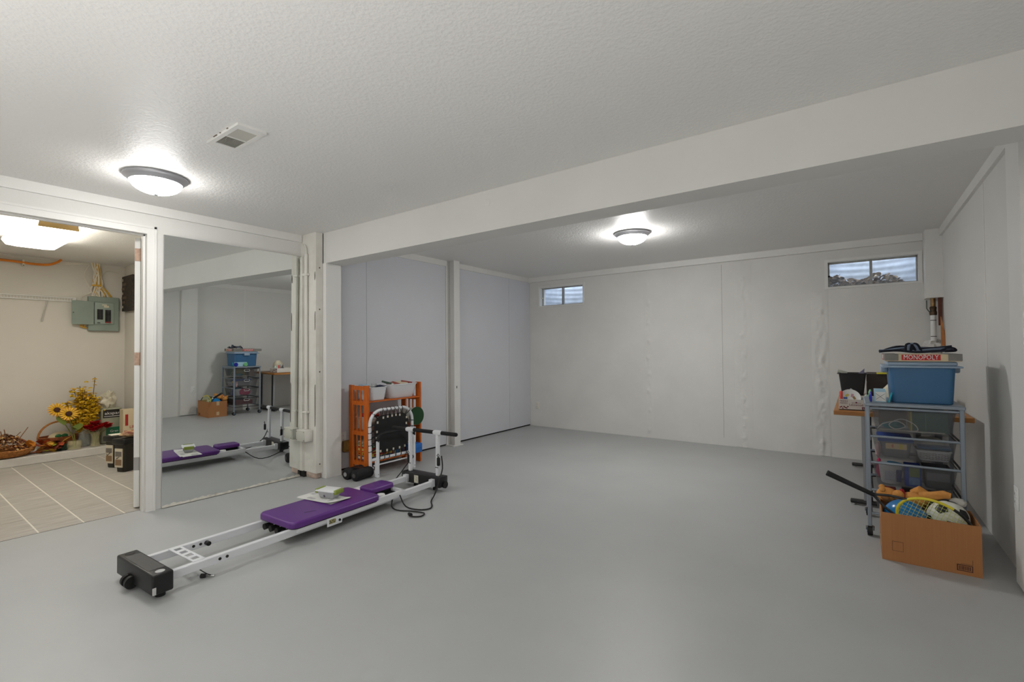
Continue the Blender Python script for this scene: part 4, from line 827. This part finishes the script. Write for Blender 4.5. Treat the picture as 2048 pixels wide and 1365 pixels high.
# ------------------------------------------------------------ things on the ledge
LZ = .0905
straw = mat('straw_wicker', S(176, 116, 58), .85, var=.25, vscale=40, bump=.5, bscale=60); wick = mat('brown_wicker', S(160, 92, 54), .8, var=.2, vscale=50, bump=.5, bscale=70)
fbk = thing('potpourri_basket', 'shallow straw basket heaped with dried petals on the ledge', 'basket', (-7.56, .92, LZ))
MB().lathe([(.12, 0), (.2, .01), (.235, .06), (.24, .075), (.225, .07), (.19, .03), (.1, .02)], n=40).build('basket', straw, fbk)
for k in range(3): MB().tube([((.235+.006*k)*math.cos(a), (.235+.006*k)*math.sin(a), .05+.014*k+.004*math.sin(9*a+k)) for a in [2*PI*j/40 for j in range(40)]], .009, 6, closed=True).build('braid', straw, fbk)
MB().tube([(-.12, -.17*math.cos(a)+.04, .07+.11*math.sin(a)) for a in [PI*j/20 for j in range(2, 19)]], .012, 6).build('hoop', wick, fbk)
for kk, c in enumerate(((118, 74, 44), (166, 112, 62), (206, 176, 122), (92, 48, 36))):
    p_ = MB()
    for k in range(110):
        r_ = .2*math.sqrt(rnd.random()); a = rnd.uniform(0, 2*PI); z = .05+.19*(1-(r_/.21)**2)*rnd.uniform(.75, 1.05); Lf = rnd.uniform(.018, .034)
        M = Matrix.Translation((r_*math.cos(a), r_*math.sin(a), z)) @ Matrix.Rotation(rnd.uniform(0, 6), 4, 'Z') @ Matrix.Rotation(rnd.uniform(-.9, .9), 4, 'X')
        p_.grid(lambda u, v: M @ Vector(((u-.5)*Lf, (v-.5)*Lf*.7, .006*math.cos(5*(u-.5)))), 2, 2)
    p_.build('dried_petals', flat('petal_%d' % kk, *c, rough=.9), fbk)['kind'] = 'stuff'
for k in range(8): a = rnd.uniform(-1.2, 1.2); wcord('twig', [(-.02, .12*math.sin(a), .12), (.0, .15*math.sin(a), .2), (rnd.uniform(-.05, .05), .2*math.sin(a)+rnd.uniform(-.03, .03), rnd.uniform(.25, .31))], .004, flat('twig_tan', 150, 104, 66, .8), fbk, None, 4)
def leaf_mesh(mb, M, L_, W_, lob=0):
    mb.grid(lambda u, v: M @ Vector(((u-.5)*L_, (v-.5)*W_*math.sin(PI*min(.98, max(.04, u)))**.7*(1+lob*math.sin(u*16)), .15*L_*(math.cos(2.2*(u-.5))-1)+.04*L_*abs(v-.5))), 8, 2)
als = thing('autumn_leaf_spray', 'spray of orange and yellow artificial autumn leaves on the ledge', 'leaf spray', (-7.46, 1.27, LZ))
lc = [(206, 128, 34), (178, 74, 34), (216, 166, 52), (120, 50, 32), (168, 178, 48), (150, 92, 36)]
for k in range(34):
    M = Matrix.Translation((rnd.uniform(-.07, .07), rnd.gauss(0, .07), rnd.uniform(.02, .14))) @ Matrix.Rotation(rnd.uniform(0, 6.3), 4, 'Z') @ Matrix.Rotation(rnd.uniform(-1, .4), 4, 'Y')
    m_ = MB(); leaf_mesh(m_, M, rnd.uniform(.08, .12), .065, .2); m_.build('leaf', flat('autumn_%d' % (k % 6), *lc[k % 6], rough=.7), als)
tw = MB().tube([(0, -.15, .02), (0, 0, .03), (0, .12, .02)], .006, 6).build('stem', wick, als)
cloth('pine_garland', 'dark green pine garland lying behind the sunflower vase', 'garland', (-7.475, 1.385, .125), (.04, .06, .033), mat('pine_green_dark', S(44, 62, 44), .9, var=.4, vscale=60, bump=1, bscale=90), 0, .6)
wkb = thing('wicker_basket', 'brown wicker handled basket holding a cream cushion on the ledge', 'basket', (-7.68, 1.39, LZ))
for k in range(12): MB().tube([((.10+.0035*k)*math.cos(a), (.135+.0045*k)*math.sin(a), .01+.012*k) for a in [2*PI*j/36 for j in range(36)]], .0068, 6, closed=True).build('weave_row', wick, wkb)
MB().lathe([(.001, 0), (.11, 0), (.11, .008), (.001, .008)], n=24).build('base', wick, wkb)
for k in range(2): MB().tube([(.02-.02*k, -.185*math.cos(a), .13+.19*math.sin(a)) for a in [PI*j/20 for j in range(21)]], .009, 6).build('handle', straw, wkb)
cu = thing('cushion', 'cream cushion with a green bow inside the wicker basket', 'cushion', (-7.67, 1.405, .225)); MB().ball((0, 0, 0), .1, 22, 14, sc=(.8, 1.15, .62)).build('pad', flat('cream_fabric', 226, 212, 176, .9), cu)
for s in (-1, 1): MB().ball((.075, s*.028-.01, .02), .03, 12, 8, sc=(.5, 1, .75)).build('bow_loop', flat('ribbon_green', 40, 124, 70, .5), cu)
vg = mat('amber_tinted_glass', S(220, 212, 170), .08, alpha=.24); vgc = mat('clear_vase_glass', S(214, 220, 214), .06, alpha=.3)
stm = flat('stem_green', 118, 122, 52, .6); lfm = flat('sunflower_leaf', 98, 112, 40, .6); pym = mat('sunflower_petal', S(226, 176, 36), .6, var=.12, vscale=30)
SV = thing('sunflower_vase', 'artificial sunflowers in a short round glass vase on the ledge', 'vase', (-7.42, 1.475, LZ))
MB().lathe([(.045, 0), (.062, .01), (.068, .05), (.062, .1), (.058, .105), (.056, .1), (.062, .05), (.055, .014), (.001, .012)], n=28, capped=False).build('vase', vg, SV)
for (dx, dy, dz, tl) in ((-.05, -.145, .475, -.3), (.01, -.055, .425, .25)):
    wcord('stem', [(0, 0, .015), (dx*.3, dy*.2+.01, .16), (dx*.7, dy*.7, dz*.75), (dx, dy, dz-.01)], .005, stm, SV, None, 5)
    hd = MB().lathe([(.001, .012), (.02, .012), (.03, .004), (.03, -.006), (.001, -.012)], (dx+.01, dy, dz), 20, M=Matrix.Rotation(tl, 4, 'X') @ Matrix.Rotation(1.1, 4, 'Y')).build('seed_head', flat('seed_brown', 62, 34, 20, .95), SV)
    for ring in range(2):
        for k in range(16):
            M = Matrix.Translation((dx+.01, dy, dz)) @ Matrix.Rotation(tl, 4, 'X') @ Matrix.Rotation(1.1, 4, 'Y') @ Matrix.Rotation(2*PI*(k+.5*ring)/16, 4, 'Z') @ Matrix.Translation((.055, 0, .006-.01*ring)) @ Matrix.Rotation(-.25+.25*ring, 4, 'Y')
            m_ = MB(); leaf_mesh(m_, M, .068, .015); m_.build('petal', pym if ring == 0 else flat('sunflower_petal_back', 206, 140, 24), hd)
for dx, dy, dz, r_, s_ in ((.03, -.12, .36, .4, .15), (.04, .0, .25, 1.5, .12), (.05, .02, .27, -.6, .11), (.02, -.03, .37, 2.4, .10)):
    m_ = MB(); leaf_mesh(m_, Matrix.Translation((dx, dy, dz)) @ Matrix.Rotation(r_, 4, 'Z') @ Matrix.Rotation(.7, 4, 'Y'), s_, .09); m_.build('leaf', lfm, SV)
FV = thing('forsythia_vase', 'tall spray of yellow forsythia branches in a pale glass jar', 'vase', (-7.60, 1.60, LZ))
MB().lathe([(.05, 0), (.06, .01), (.06, .17), (.045, .21), (.045, .24), (.042, .24), (.055, .17), (.055, .014), (.001, .012)], n=28, capped=False).build('jar', vgc, FV)
fym = [flat('forsythia_a', 226, 188, 30, .6), flat('forsythia_b', 206, 160, 20, .6)]; fl_ = [MB(), MB()]
for k in range(22):
    a = rnd.uniform(-.2, .14)+(-.02); tz = rnd.uniform(.50, .76)-.9*abs(a+.03); tx = rnd.uniform(-.08, .1)
    P = [Vector((0, 0, .1)), Vector((tx*.3, a*.25, .3)), Vector((tx, a, tz))]
    if k == 0: P = [Vector((0, 0, .1)), Vector((.02, .06, .45)), Vector((.0, .095, .83))]
    wcord('branch', P, .0035, flat('twig_brown', 96, 74, 46, .8), FV, None, 5)
    for j in range(110 if k else 6):
        t = rnd.uniform(.25, 1); p = (P[0]*(1-t)**2+P[1]*2*t*(1-t)+P[2]*t*t) if k else P[1].lerp(P[2], t)
        q = p+Vector((rnd.gauss(0, .02), rnd.gauss(0, .024), rnd.gauss(0, .022)))
        for c_ in range(2):
            M = Matrix.Translation(q) @ Matrix.Rotation(rnd.uniform(0, 6.3), 4, 'Z') @ Matrix.Rotation(rnd.uniform(-1.2, 1.2), 4, 'X'); Lf = rnd.uniform(.026, .042)
            fl_[j % 2].grid(lambda u, v: M @ Vector(((u-.5)*Lf, (v-.5)*Lf*.5, .004*math.cos(5*(u-.5)))), 2, 1)
for i in range(2): fl_[i].build('blossoms', fym[i], FV)['kind'] = 'stuff'
RV = thing('red_flower_vase', 'red artificial flowers in a waisted glass vase on the ledge', 'vase', (-7.44, 1.665, LZ))
MB().lathe([(.036, 0), (.046, .008), (.044, .05), (.038, .10), (.043, .16), (.048, .18), (.045, .18), (.035, .10), (.04, .014), (.001, .012)], n=24, capped=False).build('vase', vg, RV)
rdm = [flat('red_petal_a', 190, 24, 32, .55), flat('red_petal_b', 158, 16, 26, .55)]
for dy, dz, dx in ((-.07, .225, .0), (0, .26, -.02), (.075, .235, .0), (.02, .22, .04), (.115, .215, -.01), (-.03, .20, .05)):
    wcord('stem', [(0, 0, .015), (dx*.4, dy*.3, .12), (dx, dy, dz-.01)], .003, stm, RV, None, 3)
    for k in range(9):
        M = Matrix.Translation((dx, dy, dz)) @ Matrix.Rotation(k*2.4, 4, 'Z') @ Matrix.Rotation(-.25-.08*k, 4, 'Y') @ Matrix.Translation((.036, 0, 0)); m_ = MB(); leaf_mesh(m_, M, .08, .07); m_.build('petal', rdm[k % 2], RV)
gj = thing('glass_jug', 'large clear glass jug with dark cord behind the flower vases', 'jug', (-7.75, 1.69, LZ)); MB().lathe([(.07, 0), (.085, .015), (.085, .16), (.05, .22), (.04, .26), (.036, .26), (.08, .16), (.08, .02), (.001, .014)], n=28, capped=False).build('body', vgc, gj); wcord('cord', [(.09, -.03, .17), (.1, .03, .12), (.1, .04, .05), (.09, -.02, .01), (.1, -.07, .03)], .005, rubber, gj, None, 5)
sb_ = thing('soil_bag', 'black and green printed bag standing in the utility corner', 'bag', (-7.60, 1.85, LZ)); M = frame((.0605, -.0, .0), (0, 1, 0), (0, 0, 1))
MB().rbox(-.06, .06, -.105, .10, 0, .44, .02, 3).build('bag', mat('bag_grey_green', S(150, 152, 132), .5, var=.08, vscale=8), sb_); B(.0602, .062, -.09, .085, .32, .42).build('black_band', flat('bag_black', 34, 30, 28, .4), sb_); B(.0602, .062, -.06, .085, .09, .2).build('green_band', flat('bag_green', 30, 106, 74, .4), sb_)
text('akspar', .05, frame((.0626, 0, .375), (0, 1, 0), (0, 0, 1)), white, sb_, width=.15); text('Gran', .04, frame((.0626, .02, .15), (0, 1, 0), (0, 0, 1)), white, sb_, width=.08); B(.062, .0626, -.08, .075, .335, .341).build('white_line', white, sb_)
pb = cloth('plastic_bag', 'crumpled clear plastic bag resting on the black and green bag', 'bag', (-7.60, 1.83, .625), (.055, .075, .095), mat('crinkled_film', S(222, 216, 194), .25, alpha=.75, bump=.6, bscale=25), .2, .7)
ct = thing('cream_carton', 'cream carton with red panel in the utility corner', 'carton', (-7.42, 1.98, LZ)); B(-.07, .07, -.07, .06, 0, .42).build('carton', flat('carton_cream', 222, 206, 172), ct)
B(.0702, .0715, -.05, -.02, .22, .36).build('red_strip', flat('carton_red', 176, 44, 40), ct); B(.0702, .0715, -.06, .06, .1, .16).build('red_panel', flat('carton_red', 176, 44, 40), ct); text('LIFE', .05, frame((.072, .03, .2), (0, 1, 0), (0, 0, 1)), flat('carton_red', 176, 44, 40), ct, width=.07)
# lidded pails on the tile floor
tbm = mat('dark_brown_pail', S(38, 34, 26), .45)
for i, (x, y, w_, d_, h, lab) in enumerate(((-6.44, 1.61, .12, .11, .335, 'smaller dark pail behind the larger one on the tile floor'), (-6.14, 1.65, .12, .2, .34, 'larger dark rectangular pail in front on the tile floor'))):
    o = thing('lidded_pail', lab, 'pail', (x, y, .0005), .4)
    MB().shell(-w_/2-.01, w_/2+.01, -d_/2-.01, d_/2+.01, 0, h-.03, .014, .004, .03).build('tub', tbm, o); MB().rbox(-w_/2-.02, w_/2+.02, -d_/2-.02, d_/2+.02, h-.06, h, .012, 3).build('lid', mat('black_lid', S(20, 20, 20), .3), o)
    lbm = MB().box(-w_/2+.012, w_/2-.012, -d_/2-.012, -d_/2-.004, .05, .24).build('label', flat('pail_label', 206, 196, 176), o); B(-w_/2+.02, w_/2-.02, -d_/2-.0128, -d_/2-.012, .07, .13).build('label_picture', flat('label_brown', 138, 108, 78), lbm)
    B(-w_/2+.02, w_/2-.02, -d_/2-.0128, -d_/2-.012, .16, .21).build('label_print', flat('label_grey', 120, 112, 104), lbm)
    MB().tube([(-w_/2-.02, 0, h-.07), (-w_/2-.035, -.03, h-.16), (0, -d_/2-.03, h-.2), (w_/2+.02, 0, h-.07)], .003, 6).build('bail', rubber, o)
tag(MB().rbox(-6.50, -6.39, 1.56, 1.66, .337, .345, .002, 1).build('paper_stack', ivory), 'white paper lying on the smaller dark pail', 'paper')
cloth('fabric_bundle', 'brown and cream bundle on the larger dark pail', 'bundle', (-6.13, 1.66, .375), (.07, .1, .03), mat('bundle_print', S(196, 172, 128), .8, col2=S(120, 56, 48), vscale=14), .3, .3)
